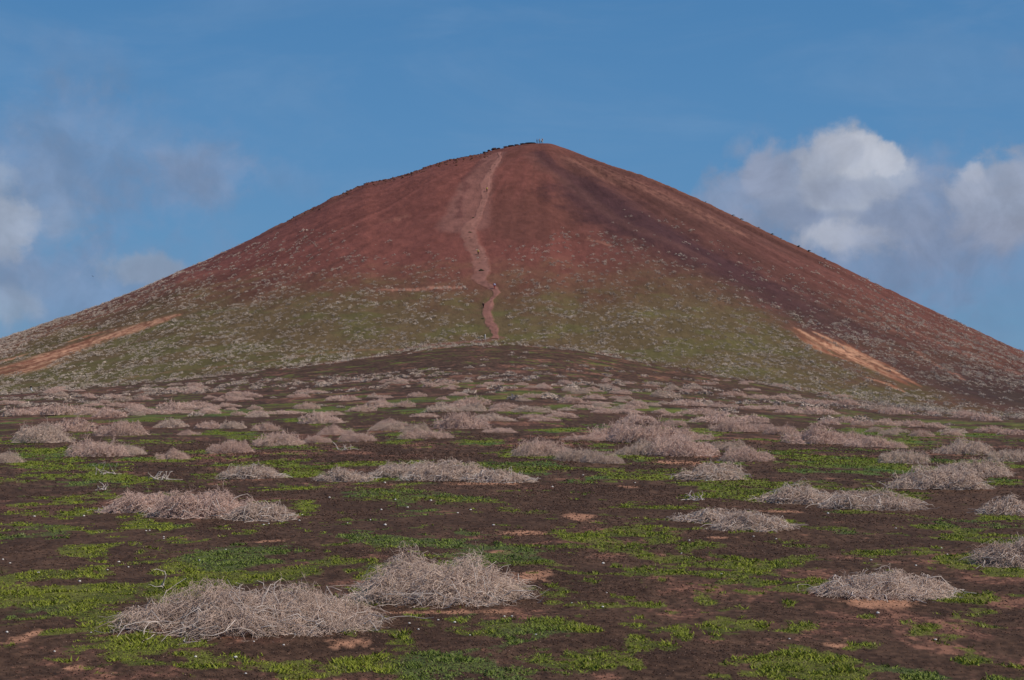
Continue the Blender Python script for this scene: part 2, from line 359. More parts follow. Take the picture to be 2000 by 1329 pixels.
PALE = [(L((1790,688),(1830,712),(1880,742)), 1.2, .55),(L((1640,585),(1730,640),(1790,670)), 1.8, .22),(L((1860,660),(1930,700),(1990,735)), 2.4, .22),(L((1700,600),(1800,655),(1900,700)), 1.2, .2),
 (L((1150,468),(1190,480)), 1.2, .5),(L((745,568),(800,567),(900,564)), 1.3, .95),(L((790,425),(760,433)), 2, .25),(L((1130,318),(1300,385),(1430,450)), 6, .25),
 (L((560,735),(640,722),(720,712)), 3., .18),(L((240,740),(330,727),(480,712),(640,690),(860,673),(960,667)), .9, .30)]
RIDGE_SHADE = L((1052,300),(1075,325),(1120,352),(1180,395),(1250,440),(1400,510))
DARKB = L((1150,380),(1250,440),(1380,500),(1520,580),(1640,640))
def hill_rgb(x, y):
    dx = x-SX; dy = y-SY; r = np.hypot(dx, dy)+1e-6; th = np.arctan2(dx, -dy)
    st = fbm(th*34, r/90, 61, 5, .62); st2 = fbm(th*110, r/45, 62, 3, .6); mt = fbm(x/5, y/5, 63, 5, .62); big = fbm(x/38, y/38, 64, 3)
    fine = fbm(x/.9, y/1.6, 65, 3, .6)
    z = lambda a, b, f: a + (b-a)*f[..., None]
    red = np.array((.190, .066, .051)); red2 = np.array((.150, .057, .043)); c = z(red2, red, ss(big+.35*(st-.5)-.25*np.sin(th)*.6, .3, .62))
    # browner front right, orange strip under the right skyline, purple band between
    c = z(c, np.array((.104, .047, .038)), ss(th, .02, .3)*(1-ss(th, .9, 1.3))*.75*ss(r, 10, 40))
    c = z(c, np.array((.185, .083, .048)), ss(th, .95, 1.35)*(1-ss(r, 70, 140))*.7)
    d, _ = seg_dist(x, y, DARKB); c = z(c, np.array((.074, .033, .035)), (1-ss(d+(mt-.5)*16, 4, 20))*.85)  # purple band, with the ridge's shaded side painted into it
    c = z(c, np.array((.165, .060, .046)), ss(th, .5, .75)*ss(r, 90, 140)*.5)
    c = z(c, np.array((.048, .029, .028)), ss(r+(mt-.5)*30, 175, 235)*ss(th, .34, .44)*.9)  # shadow at the far right foot, darkened into the hill colour
    # olive growth low on the front
    low = ss(r + (mt-.5)*26 + (big-.5)*40, 118, 170)*(1-ss(th+(mt-.5)*.12, .24, .42)*.92)*(1-ss(-th, .6, 1.0)*.55)
    c = z(c, np.array((.122, .092, .043)), low*.86)
    c = z(c, np.array((.118, .105, .038)), low*ss(fbm(x/13, y/8, 66, 4, .6)+.12*ss(r, 155, 190), .52, .72)*.7)
    c = z(c, np.array((.200, .145, .050)), low*ss(r, 160, 190)*ss(th, .1, .4)*ss(st2, .5, .7)*.5)
    c = z(c, np.array((.125, .085, .045)), ss(-th, .9, 1.5)*ss(r, 30, 60)*(1-ss(r, 90, 110))*ss(mt, .45, .6)*.5)
    # scree beside the path and the little scarp at its edge
    d, t = seg_dist(x, y, SCREE); c = z(c, np.array((.225, .098, .078)), (1-ss(d+(mt-.5)*3, 2.5+t*3.5, 4+5.5*t))*.95)
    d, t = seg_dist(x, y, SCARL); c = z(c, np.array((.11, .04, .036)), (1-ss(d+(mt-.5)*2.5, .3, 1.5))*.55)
    d, t = seg_dist(x, y, RIDGE_SHADE); c = z(c, np.array((.075, .034, .035)), (1-ss(d-t*5+(mt-.5)*3, .6, 4))*.75)  # shaded side of the ridge, painted as a darker band
    d, t = seg_dist(x+3, y+3, RIDGE_SHADE); c = z(c, np.array((.17, .078, .062)), (1-ss(d+(mt-.5)*3, .8, 4))*.35)  # lit left edge of the ridge, painted lighter
    for pts, w in ORANGE:
        d, t = seg_dist(x, y, pts); ww = w*(.35+1.1*np.clip(t*(1-t)*4, 0, 1))
        e = (1-ss(d + (st2-.5)*3.5*min(w, 2.2)/2.2 + (fine-.5)*2.2*min(w, 2)/2, ww*.05, ww*1.6))
        oc = z(np.array((.25, .098, .056)), np.array((.52, .275, .165)), ss(fbm(th*150, r/14, 67, 3, .6)*.6+fine*.4, .38, .62))
        c = z(c, oc, e*(.20+.72*ss(st2*.5+fine*.5+.25*(1-d/ww), .38, .6)))
    for pts, w, a in PALE:
        d, t = seg_dist(x, y, pts); e = (1-ss(d+(st2-.5)*2.2*min(w, 2), w*.5, w*1.3))*a*ss(fine*.6+st2*.4, .3, .55)
        c = z(c, np.array((.36, .17, .115)), e)
    sk_ = .22+.75*ss(np.abs(th), .25, .9)
    c = c*(1+(st-.5)*sk_)[..., None]*(.76+.48*mt)[..., None]*(.80+.40*fine)[..., None]
    return c
def soil_rgb(x, y):
    d = np.hypot(x, y); z = lambda a, b, f: a + (b-a)*f[..., None]
    a = lod(d, fbm(x/.5, y/.8, 71, 5, .65), fbm(x/1.1, y/1.8, 78, 5, .65), fbm(x/3, y/5, 79, 5, .65))
    b = fbm(x/6, y/9, 72, 4); f = lod(d, fbm(x/.05, y/.07, 73, 3, .65), fbm(x/.12, y/.2, 80, 3, .65), fbm(x/.5, y/.9, 82, 3, .65)); big = fbm(x/40, y/60, 74, 3)
    c = z(np.array((.058, .031, .019)), np.array((.104, .057, .035)), ss(a*.6+f*.4, .3, .7))
    c = z(c, np.array((.100, .043, .034)), ss(big, .5, .68)*.5*ss(d, 120, 260))
    # reddish gravel and bare orange earth showing through the dark crust
    red = ss(a*.55+b*.45+.06*(f-.5), .53, .63); c = z(c, np.array((.15, .066, .046)), red*.6)
    o = ss(a+(b-.5)*.5+(f-.5)*.5, .70, .80); c = z(c, np.array((.25, .118, .074)), o*.75)
    for (cx, cy, rx, ry) in SP:
        q = 1.2-np.hypot((x-cx)/rx, (y-cy)/ry)+(a-.5)*1.6+(f-.5)*.6; c = z(c, np.array((.42, .21, .125)), ss(q, .15, .75)*.9)
    c = c*(.45+1.1*f)[..., None]
    gm = grass_mask(x, y); gn = lod(d, fbm(x/.25, y/.4, 75, 3), fbm(x/.8, y/1.3, 75, 3), fbm(x/2.5, y/4, 75, 3))
    gc = z(np.array((.090, .115, .018)), np.array((.155, .175, .028)), ss(gn, .35, .65)); gc = z(gc, np.array((.13, .135, .03)), ss(fbm(x/5, y/8, 76, 2), .5, .7)*.6*ss(d, 40, 120))
    gc = z(gc, np.array((.055, .105, .040)), ss(fbm(x/1.5, y/2.5, 77, 2), .6, .72)*.6)
    near = 1-ss(d, 16, 45)
    c = z(c, gc*(.8+.4*f)[..., None], ss(gm, .1, .5)*(1-.35*near)*(1-.35*ss(d, 70, 140)))
    return c

# ------------------------------------------------------------------ ground and hill: one grid of the land, split where the cone begins
af = np.radians(np.linspace(-19.5, 19.5, 960)); ac = np.radians(np.concatenate((np.linspace(19.5, 48, 100)[1:], np.linspace(48, 312, 100)[1:-1], np.linspace(312, 340.5, 100)[:-1])))
ang = np.concatenate((af, ac)); ncol = len(ang)
rings = np.concatenate(([.6, 1.2, 2, 3, 4, 5, 6, 7], 7.5*1.0045**np.arange(300), 7.5*1.0045**299*1.0115**np.arange(1, 207), np.arange(300, 600, 1.0), 600*1.16**np.arange(1, 29)))
rings = np.unique(np.round(rings, 4)); nr = len(rings)
RR, AA = np.meshgrid(rings, ang, indexing='ij'); X = (RR*np.sin(AA)).ravel(); Y = (RR*np.cos(AA)).ravel()
Z = terr(X, Y)
isH = (hill_h(X, Y) - apron(X, Y) > 0) & (np.hypot(X-SX, Y-SY) < 330)
C = np.empty((len(X), 3)); wgt = ss(hill_h(X, Y)-apron(X, Y) + (fbm(X/4, Y/4, 81, 3)-.5)*3, -1.0, 1.0)
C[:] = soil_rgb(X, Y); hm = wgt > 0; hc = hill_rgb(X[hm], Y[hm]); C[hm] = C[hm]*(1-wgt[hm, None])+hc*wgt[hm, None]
d_, _ = seg_dist(X, Y, L((972,661),(955,665),(935,668),(890,671),(840,676),(780,684))); e_ = (1-ss(d_+(fbm(X/1.5, Y/1.5, 83, 3)-.5)*1.6, .8, 2.2))*.8
C = C*(1-e_[:, None])+np.array((.205, .098, .074))*e_[:, None]*(.8+.4*fbm(X/2, Y/3, 84, 3))[:, None]
idx = np.arange(nr*ncol).reshape(nr, ncol); nx = np.roll(idx, -1, axis=1)
F = np.stack((idx[:-1], idx[1:], nx[1:], nx[:-1]), -1).reshape(-1, 4)   # rings outward, angle clockwise
F = F[:, ::-1]
V = np.stack((X, Y, Z), 1)
M_ground = attr_mat('ground_soil', bump=.55, scales=((9, .5), (55, .5)), vary=.42, bdist=.03)
M_hill = attr_mat('hill_cinder', bump=.9, scales=((.35, .5), (2.2, .5)), vary=.45, bdist=.5)
fh = isH[F].all(1)
def submesh(name, faces, mat):
    u, inv = np.unique(faces, return_inverse=True)
    return mesh_np(name, V[u], inv.reshape(-1, 4), mat, C[u], smooth=True)
# close the middle under the camera
ground_o = link('ground', submesh('ground', F[~fh], M_ground)); tag(ground_o, 'dark brown volcanic soil plain with green patches rising gently to the cone', kind='structure')
hill_o = link('hill', submesh('hill', F[fh], M_hill)); tag(hill_o, 'tall red brown volcanic cone behind the plain', kind='structure')

# ------------------------------------------------------------------ the trodden path up the cone
def build_path():
    nv = []; rows = 150; ys_l = [p[0] for p in PATH_L]
    Lw = [gp(x, yv) for yv, x in PATH_L]; Rw = [gp(x, yv) for yv, x in PATH_R]
    t = np.linspace(0, len(Lw)-1, 320); i = np.arange(len(Lw))
    lx = np.interp(t, i, [p[0] for p in Lw]); ly = np.interp(t, i, [p[1] for p in Lw]); rx = np.interp(t, i, [p[0] for p in Rw]); ry = np.interp(t, i, [p[1] for p in Rw])
    lx += (fbm(ly/6, ly*0, 91, 3, .5)-.5)*2.6; rx += (fbm(ry/6, ry*0+9, 92, 3, .5)-.5)*2.0
    w = np.linspace(0, 1, 25)
    PX = lx[:, None]*(1-w)+rx[:, None]*w; PY = ly[:, None]*(1-w)+ry[:, None]*w
    PZ = terr(PX, PY) + .14*np.clip(np.minimum(w, 1-w)*9, -.2, 1) - .03
    n = len(t); k = len(w); id_ = np.arange(n*k).reshape(n, k)
    f = np.stack((id_[:-1, :-1], id_[:-1, 1:], id_[1:, 1:], id_[1:, :-1]), -1).reshape(-1, 4)
    x = PX.ravel(); y = PY.ravel(); ww = np.tile(w, n)
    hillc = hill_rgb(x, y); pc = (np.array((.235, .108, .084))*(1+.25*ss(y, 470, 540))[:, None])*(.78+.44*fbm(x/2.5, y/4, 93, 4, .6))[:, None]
    pc = pc*(1+.22*np.exp(-((ww-.78+.3*(fbm(y/12, y*0, 94, 2)-.5))/.09)**2))[:, None]*(1-.18*(fbm(x/.8, y/1.2, 95, 3) > .62))[:, None]
    e = ss(np.minimum(ww, 1-ww)+(fbm(x/.7, y/1.5, 96, 3)-.5)*.30, .0, .22)[:, None]
    o = link('path', mesh_np('path', np.stack((x, y, PZ.ravel()), 1), f[:, ::-1], M_path, hillc*(1-e)+pc*e, smooth=True))
    return tag(o, 'pale pink trodden dirt path climbing straight up the red cone', kind='structure')
M_path = attr_mat('path_dirt', bump=.3, scales=((1.2, .5), (5, .5)), vary=.22, bdist=.15)
build_path()

# ------------------------------------------------------------------ dry shrubs
def tubes(P, R, sides=3, seed=0):
    """P (n,k,3) polylines, R (n,k) radii -> verts, quads"""
    n, k, _ = P.shape; r_ = np.random.default_rng(seed)
    T = np.gradient(P, axis=1); T /= np.linalg.norm(T, axis=2, keepdims=True)+1e-9
    ref = r_.normal(size=(n, 1, 3)); A = np.cross(T, ref); A /= np.linalg.norm(A, axis=2, keepdims=True)+1e-9; B = np.cross(T, A)
    out = []
    for s in range(sides):
        a = 2*math.pi*s/sides; out.append(P+(A*math.cos(a)+B*math.sin(a))*R[..., None])
    Vv = np.stack(out, 2).reshape(-1, 3); id_ = np.arange(n*k*sides).reshape(n, k, sides); nx_ = np.roll(id_, -1, axis=2)
    f = np.stack((id_[:, :-1], id_[:, 1:], nx_[:, 1:], nx_[:, :-1]), -1).reshape(-1, 4)
    return Vv, f
def dome(x, y, a, b, h, seed):
    rho = (x/a)**2+(y/b)**2 + (fbm(x/a*2.2+5, y/b*2.2+5, seed, 3)-.5)*1.6
    return h*np.clip(1.04-rho, .0, 1)**.7*(.30+1.2*fbm(x/a*3.0+9, y/b*3.0+2, seed+3, 3))
def twig_cloud(n, k, a, b, h, length, rad, seed, wild=.55, stray=.06):
    r = np.random.default_rng(seed)
    nb = n//2                                   # half are branches, half fork off them
    th = r.uniform(0, 2*math.pi, nb); q = r.uniform(0, 1, nb)**.55
    x = a*q*np.cos(th); y = b*q*np.sin(th); top = dome(x, y, a, b, h, seed)
    keep = top > h*.04; x, y, top, th, q = x[keep], y[keep], top[keep], th[keep], q[keep]; nb = len(x)
    z = top*r.uniform(0, 1, nb)**.75*.9
    D = np.stack((np.cos(th)*q*.35, np.sin(th)*q*.35, r.uniform(0, .8, nb)), 1) + r.normal(0, .6, (nb, 3))
    def walk(P0, D, st, out):
        n = len(P0); D = D/np.linalg.norm(D, axis=1, keepdims=True)
        curl = r.normal(0, wild*.8, (n, 3)); P = np.empty((n, k, 3)); P[:, 0] = P0; DD = np.empty((n, k, 3)); DD[:, 0] = D
        for i in range(1, k):
            D = D + curl + r.normal(0, wild*.75, (n, 3)); curl = curl*.6+r.normal(0, wild*.45, (n, 3)); D[:, 2] += .05; D /= np.linalg.norm(D, axis=1, keepdims=True)
            nxt = P[:, i-1]+D*st[:, None]
            tp = dome(nxt[:, 0], nxt[:, 1], a, b, h, seed); lim = np.where(out, tp*1.25+h*.30, tp*1.05+h*.07)
            over = nxt[:, 2] > lim; D[over, 2] = -np.abs(D[over, 2])*.4
            nxt[:, 2] = np.where(over, np.maximum(P[:, i-1, 2]-.3*st, lim*.6), nxt[:, 2])
            nxt[:, 2] = np.maximum(nxt[:, 2], rad); P[:, i] = nxt; DD[:, i] = D
        return P, DD
    out = r.uniform(0, 1, nb) < stray
    st = length*r.uniform(.5, 1.35, nb)/(k-1); st[out] *= 1.2
    P1, DD = walk(np.stack((x, y, z), 1), D, st, out)
    m = n-nb; pi = r.integers(0, nb, m); pj = r.integers(1, k-1, m) if k > 3 else np.full(m, 1)
    P2, _ = walk(P1[pi, pj], DD[pi, pj]+r.normal(0, .55, (m, 3)), st[pi]*r.uniform(.35, .7, m), out[pi])
    R1 = rad*np.linspace(1.35, .6, k)[None, :]*r.uniform(.7, 1.35, (nb, 1)); R2 = rad*np.linspace(.85, .45, k)[None, :]*r.uniform(.7, 1.3, (m, 1))
    return tubes(np.concatenate((P1, P2)), np.concatenate((R1, R2)), 3, seed)
def stem_cloud(n, k, a, b, h, length, rad, seed):
    r = np.random.default_rng(seed+99)
    th = r.uniform(0, 2*math.pi, n); q = r.uniform(0, .95, n)
    P = np.empty((n, k, 3)); P[:, 0] = np.stack((a*q*np.cos(th), b*q*np.sin(th), np.full(n, -.01)), 1)
    D = np.stack((np.cos(th)*.8, np.sin(th)*.8, r.uniform(.25, .9, n)), 1)+r.normal(0, .45, (n, 3)); D /= np.linalg.norm(D, axis=1, keepdims=True)
    st = length*r.uniform(.5, 1.2, n)/(k-1)
    for i in range(1, k):
        D = D+r.normal(0, .62, (n, 3)); D[:, 2] -= .05; D /= np.linalg.norm(D, axis=1, keepdims=True)
        nxt = P[:, i-1]+D*st[:, None]; tp = dome(nxt[:, 0], nxt[:, 1], a, b, h, seed)+h*.35
        nxt[:, 2] = np.clip(nxt[:, 2], .005, tp); P[:, i] = nxt
    R = rad*np.linspace(1.3, .45, k)[None, :]*r.uniform(.6, 1.3, (n, 1))
    return tubes(P, R, 4, seed)
M_twig = plain_mat('dry_twig', (.50, .365, .295), (.74, .57, .465), 3, rough=.9, rand=.45)
M_twig_pink = plain_mat('dry_twig_pink', (.56, .375, .305), (.76, .55, .46), 2, rough=.9, rand=.4)
M_plain_far = plain_mat('plain_shrub', (.40, .295, .24), (.56, .44, .36), .08, rough=.95)
M_stem = plain_mat('dry_stem', (.46, .37, .32), (.70, .60, .53), 12, rough=.85)
M_far = plain_mat('far_shrub', (.47, .37, .30), (.61, .50, .405), .05, rough=.95)
# px centre, px front edge row, px width, px height, tone, short name used for its neighbours, full label
BUSH = [
 (490,1240,490,108,'g','the huge foreground shrub','huge grey tangle of dry branches sprawling nearest the viewer, left of centre'),
 (862,1180,318,112,'g','the big domed foreground shrub','big domed grey brown dry shrub with an orange earth strip in front of it'),
 (1735,1170,262,56,'g','the low lower right shrub','low wide dry shrub with bright green grass growing under its front edge, lower right'),
 (2010,1108,210,120,'w','the whitish right edge shrub','whitish tangled dry shrub cut off by the right edge of the photo'),
 (280,1002,150,48,'p','the long pink hummock','left third of the long pinkish brushwood hummock, low and rounded'),
 (395,1012,190,82,'p','the tall pink hummock','tallest middle mound of the long pinkish brushwood hummock on the left'),
 (512,1018,120,62,'w','the curly white branched shrub','pale shrub with curling whitish branches at the right end of the pink hummock'),
 (675,942,100,42,'g','the hedge like row start','rounded grey shrub at the left end of the long hedge like row in mid field'),
 (795,934,150,36,'g','the hedge like row','low grey shrub second from the left in the hedge like row in mid field'),
 (880,940,180,46,'g','the hedge like row top','highest shrub of the hedge like row, with a few twigs sticking up'),
 (975,943,120,28,'g','the hedge like row end','low tapering shrub at the right end of the hedge like row'),
 (1385,1022,130,30,'w','the arching branch shrub','sparse whitish shrub with long arching bare branches at its left'),
 (1475,1038,150,42,'g','the wispy grey shrub','grey wispy low shrub right beside the one with arching branches'),
 (1565,985,160,46,'w','the whitish curly shrub','whitish curly shrub on the green strip, left half of a wide pair'),
 (1695,996,190,42,'g','the wide flat grey shrub','wide flat grey shrub tapering to the right, right half of a wide pair'),
 (1835,956,180,56,'w','the pale spiky shrub','pale spiky shrub in front of a flatter one, right of the wide green strip'),
 (1905,932,150,30,'g','the flat half hidden shrub','flat shrub peeking out behind the pale spiky shrub on the right'),
 (1388,938,120,40,'w','the lone pale dome','pale domed shrub standing alone at the front of a green strip, right of centre'),
 (492,936,116,34,'g','the thin grey shrub','thin grey shrub between the pink hummock and the hedge like row'),
 (1765,906,86,42,'w','the small peaked shrub','small peaked shrub at the right end of the wide green strip'),
 (1880,888,106,30,'g','the small grey dome','small grey dome shrub right of and behind the peaked one'),
 (1975,902,80,22,'g','the low right edge shrub','low shrub by the right edge, behind the pale spiky shrub'),
 (1975,1006,110,38,'w','the flat right edge shrub','flat whitish shrub by the right edge above the bright green patch'),
 (190,893,105,48,'p','the left cluster pink mound','tall pinkish mound in the middle of the cluster on the far left'),
 (85,866,105,44,'w','the left cluster wispy shrub','whitish wispy shrub at the left end of the left cluster'),
 (250,889,60,26,'g','the left cluster right fringe','wispy grey shrub on the right fringe of the left cluster'),
 (15,905,62,34,'w','the pale left edge shrub','pale shrub cut off by the left edge of the photo'),
 (140,843,90,22,'p','the flat left pink shrub','flat pink shrub behind the whitish one in the left cluster'),
 (237,852,96,34,'p','the smooth left pink dome','smooth pink dome shrub standing behind the left cluster'),
 (337,898,58,30,'p','the lone pink peak','lone small pink peaked shrub with green at its foot, left mid field'),
 (450,886,84,34,'p','the trailing pink shrub','rounded pink shrub whose right end trails low, left mid field'),
 (410,838,50,24,'p',None,None),(458,838,50,22,'g',None,None),(335,836,62,17,'g','the small flat grey shrub','small flat grey shrub on its own left of a pair of pink ones'),
 (545,872,88,46,'p','the crescent pink shrub','crescent shaped pink shrub around a small green hollow'),
 (520,842,50,22,'p',None,None),(628,828,84,19,'p','the flat pink dome','flat pink dome alone on dark soil behind the mid field'),
 (620,866,50,20,'p',None,None),(655,850,60,16,'p',None,None),(698,864,64,24,'p','the dead stick pink shrub','pink shrub just behind a few dead sticks, left of centre'),
 (812,845,56,24,'g','the left centre grey hummock','grey rounded hummock touching a pink one left of centre'),(832,858,92,18,'p',None,None),
 (900,838,100,30,'p','the broad pink dome','broad pink dome between two green strips left of centre'),(962,824,84,16,'g',None,None),(975,846,60,10,'p',None,None),
 (1058,892,104,40,'p','the centre pair left mound','high left mound of a merged pair on the green edge at the centre'),(1130,902,80,24,'g','the centre pair middle hump','low middle hump joining the merged pair at the centre'),
 (1175,906,80,28,'g','the centre pair right mound','right mound of the merged pair at the centre'),(1150,862,90,13,'p','the thin strip shrub','thin strip of pink shrub left of the great brush mass'),
 (1210,862,110,36,'p',None,None),(1262,866,130,44,'p','the great brush mass','highest hump of the great brush mass right of centre'),(1245,828,72,18,'p','the small peeping dome','small dome peeping over the back of the great brush mass'),
 (1255,890,100,30,'g',None,None),(1330,892,130,42,'p','the brush mass right wing','right wing of the great brush mass, ending over reddish earth'),(1340,860,90,20,'p',None,None),
 (1458,902,96,34,'p','the brownish open shrub','brownish pink open shrub behind the dome alone on the green'),(1420,880,86,18,'g',None,None),(1318,832,40,12,'p',None,None),(1290,808,34,8,'p',None,None),
 (1400,828,110,18,'p',None,None),(1430,845,86,22,'p',None,None),(1490,843,50,26,'p',None,None),(1370,812,92,14,'p',None,None),(1468,826,60,16,'p',None,None),
 (1525,850,60,24,'p',None,None),(1590,868,110,36,'p','the right brush row','left and highest hump of the brush row on the right side'),(1650,868,80,32,'p',None,None),(1700,874,90,20,'p','the right brush row tail','low tail of the brush row on the right side'),(1745,876,50,12,'p',None,None),
 (1540,808,50,10,'p',None,None),(1588,810,90,14,'p',None,None),(1618,830,40,16,'p',None,None),(1650,826,46,24,'p','the small round pink shrub','small round pink shrub on the green behind the right hand brush row'),(1684,832,40,14,'p',None,None),
 (1725,832,56,12,'p',None,None),(1775,834,60,14,'p',None,None),(1820,836,60,9,'p',None,None),(1800,854,44,18,'p','the lone pink tuft','lone pink tuft on open green to the right'),(1935,845,60,12,'p',None,None),(1980,850,60,12,'p',None,None),(1880,812,60,9,'p',None,None),
 (80,810,70,16,'p',None,None),(125,812,80,24,'p','the big far pink mound','big pink mound far out on the left'),(180,812,60,14,'p',None,None),(40,812,60,12,'p',None,None),(215,816,60,18,'p',None,None),(350,802,84,15,'p',None,None),(385,794,54,10,'p',None,None),
 (600,800,46,14,'p',None,None),(640,812,60,9,'p',None,None),(555,810,80,8,'p',None,None),(670,784,60,12,'p',None,None),(740,795,50,14,'p',None,None),(790,796,40,17,'p','the far left centre dome','small peaked dome far out left of centre'),(760,797,60,9,'p',None,None),
 (920,792,70,15,'p',None,None),(985,798,50,11,'p',None,None),(815,776,34,10,'p',None,None),(1045,806,80,12,'g',None,None),(1095,816,60,11,'p',None,None),(1040,778,44,10,'p',None,None),(1115,788,46,14,'p','the far right centre dome','small pink dome far out right of centre'),
 (1160,790,80,5,'p',None,None),(1340,794,70,12,'p',None,None),(1300,778,60,14,'g',None,None),(1430,774,50,9,'p',None,None),(1480,780,56,9,'p',None,None),(1500,800,90,9,'p',None,None),(1460,800,46,7,'p',None,None)]
# the smaller shrubs of the far plain, in loose clusters
r2 = np.random.default_rng(77); extra = []
def clus(px, py): return fbm(px/90, py/13, 301, 3, .6)
tries = 0
while len(extra) < 178 and tries < 60000:
    tries += 1
    py = 744+(r2.uniform()**1.5)*110; px = r2.uniform(5, 1995)
    if abs(px-61) < 30 and 762 < py < 790: continue
    if px > 1450 and py < 750+(px-1500)*.168: continue
    if py < 752 and not 520 < px < 1500: continue
    if py < 760 and not 330 < px < 1760: continue
    if clus(px, py) < .50 + .06*ss(py, 790, 830) + .03*(py < 765): continue
    w = (20+ (py-744)*.40)*r2.uniform(.6, 1.35); h = w*r2.uniform(.12, .24)+1.2
    bad = False
    for (bx, by, bw, bh, *_) in BUSH:
        if abs(px-bx) < (bw+w)*.42 and -bh-2 < py-by < 5: bad = True; break
    if not bad:
        for (bx, by, bw, bh, *_) in extra:
            if abs(px-bx) < (bw+w)*.30 and abs(py-by) < 2.2: bad = True; break
    if bad: continue
    extra.append((px, py, w, h, 'p' if r2.uniform() < .7 else 'g', None, None))
def proto(n, k, a, b, h, length, rad, seed, mat, stray=.06, wild=.55):
    v, f = twig_cloud(n, k, a, b, h, length, rad, seed, stray=stray, wild=wild); return mesh_np('dry_twigs', v, f, mat)
MID = {c: [(proto(3000, 5, 1.5, 1.0, .48, .32, .0062, 400+i+(50 if c == 'g' else 0), M_twig_pink if c == 'p' else M_twig, stray=.11), 1.5, 1.0, .48) for i in range(5)] for c in 'pg'}
FARP = {c: [(proto(1700, 4, 1.5, 1.0, .45, .30, .0105, 500+i+(50 if c == 'g' else 0), M_twig_pink if c == 'p' else M_twig, stray=.09), 1.5, 1.0, .45) for i in range(5)] for c in 'pg'}
LM = [(b[0], b[1]-b[3]*.4, b[5]) for b in BUSH if b[5]]
ORD = ['nearest', 'second nearest', 'third nearest', 'fourth nearest', 'fifth nearest', 'sixth nearest', 'seventh nearest', 'eighth nearest', 'ninth nearest', 'tenth nearest', 'eleventh nearest', 'twelfth nearest', 'thirteenth nearest', 'fourteenth nearest', 'fifteenth nearest', 'sixteenth nearest', 'seventeenth nearest', 'eighteenth nearest', 'nineteenth nearest', 'twentieth nearest']
ROWS = [(0, 757, 'in the farthest band'), (757, 770, 'in the second farthest band'), (770, 785, 'in the third farthest band'), (785, 808, 'in the fourth farthest band'), (808, 2000, 'in the mid field')]
ORDL = ['first', 'second', 'third', 'fourth', 'fifth', 'sixth', 'seventh', 'eighth', 'ninth', 'tenth', 'eleventh', 'twelfth', 'thirteenth', 'fourteenth', 'fifteenth', 'sixteenth', 'seventeenth', 'eighteenth', 'nineteenth', 'twentieth', 'twenty first', 'twenty second', 'twenty third', 'twenty fourth', 'twenty fifth', 'twenty sixth', 'twenty seventh', 'twenty eighth', 'twenty ninth', 'thirtieth']
def rel_labels(items, head, mx=2.2):
    """items (px, py): a label for each from the nearest named shrub and its side; shared keys get an order of closeness"""
    keys = {}
    for i, (px, py) in enumerate(items):
        sc = [(math.hypot((px-l[0]), (py-l[1])*mx), l) for l in LM]; d, l = min(sc, key=lambda t: t[0])
        dx = px-l[0]; dy = (py-l[1])*mx
        rel = ('right of' if dx > 0 else 'left of') if abs(dx) > abs(dy)*1.2 else ('in front of' if dy > 0 else 'behind')
        keys.setdefault((rel, l[2]), []).append((d, i))
    out = [None]*len(items)
    for (rel, nm), lst in keys.items():
        lst.sort()
        for k, (d, i) in enumerate(lst):
            out[i] = f'{head} {rel} {nm}' if len(lst) == 1 else f'{head} {rel} {nm}, {ORD[min(k, 19)]} to it'
    return out
def put_shrub(i, b, label):
    px, py, w, h, tone, _, _ = b
    x, y, z = ground(px, py); W2 = w/2/FP*y
    dep = W2*(.62 if w > 60 else .7)
    yc = y+dep*.8; xc = x*yc/y; zc = float(terr(xc, yc)); W2 = w/2/FP*yc
    # height: what is left of the pixel height after the footprint's own depth
    top_z = EYE + (HY-(py-h))/FP*(yc+.1*dep); H = min(max(top_z-zc, .13*W2, .05), (.62 if y < 34 else .56)*W2)*(.80 if y < 34 else .95)
    big = y < 34
    if big:
        s = y/12.0; a = W2*1.03; n = int(np.clip(7000*(w/400)**.8*(1.0 if y < 20 else .95)*(1.25 if tone == 'p' else 1), 1700, 9000))
        mat = M_twig_pink if tone == 'p' else (M_twig if tone == 'g' else M_twig)
        rad = .0017*max(s, 1)**.8*(1.15 if tone == 'w' else 1)
        v, f = twig_cloud(n, 7, a, dep, H, .17+.07*min(W2, 1), rad, 900+i, wild=.52, stray=.07 if tone != 'w' else .13)
        o = link('dry_shrub', mesh_np('dry_shrub', v, f, mat))
        sv, sf = stem_cloud(int(50+90*w/400) if tone == 'p' else int(120+230*w/400), 8, a*.96, dep*.9, H, .62 if W2 > .6 else .45, .0036*max(s, 1)**.65, 900+i)
        link('stem', mesh_np('stem', sv, sf, M_stem), parent=o)
    else:
        lib = MID if y < 75 else FARP; lst = lib['p' if tone == 'p' else 'g']; me, a, bb, hh = lst[(i*7+i//5) % 5]
        o = link('dry_shrub', me); o.scale = (W2/a*1.12, dep/bb, H/hh*1.12); 
        if i % 2: o.scale.x *= -1
    o.location = (xc, yc, zc-.01)
    tag(o, label, 'shrub', 'dry shrubs scattered over the plain')
    return xc, yc
ALL = BUSH+extra
auto = [i for i, b in enumerate(ALL) if not b[6]]
lab = {}
near_auto = [i for i in auto if i < len(BUSH)]
for i, t in zip(near_auto, rel_labels([(ALL[i][0], ALL[i][1]-ALL[i][3]*.4) for i in near_auto], 'dry shrub')): lab[i] = t
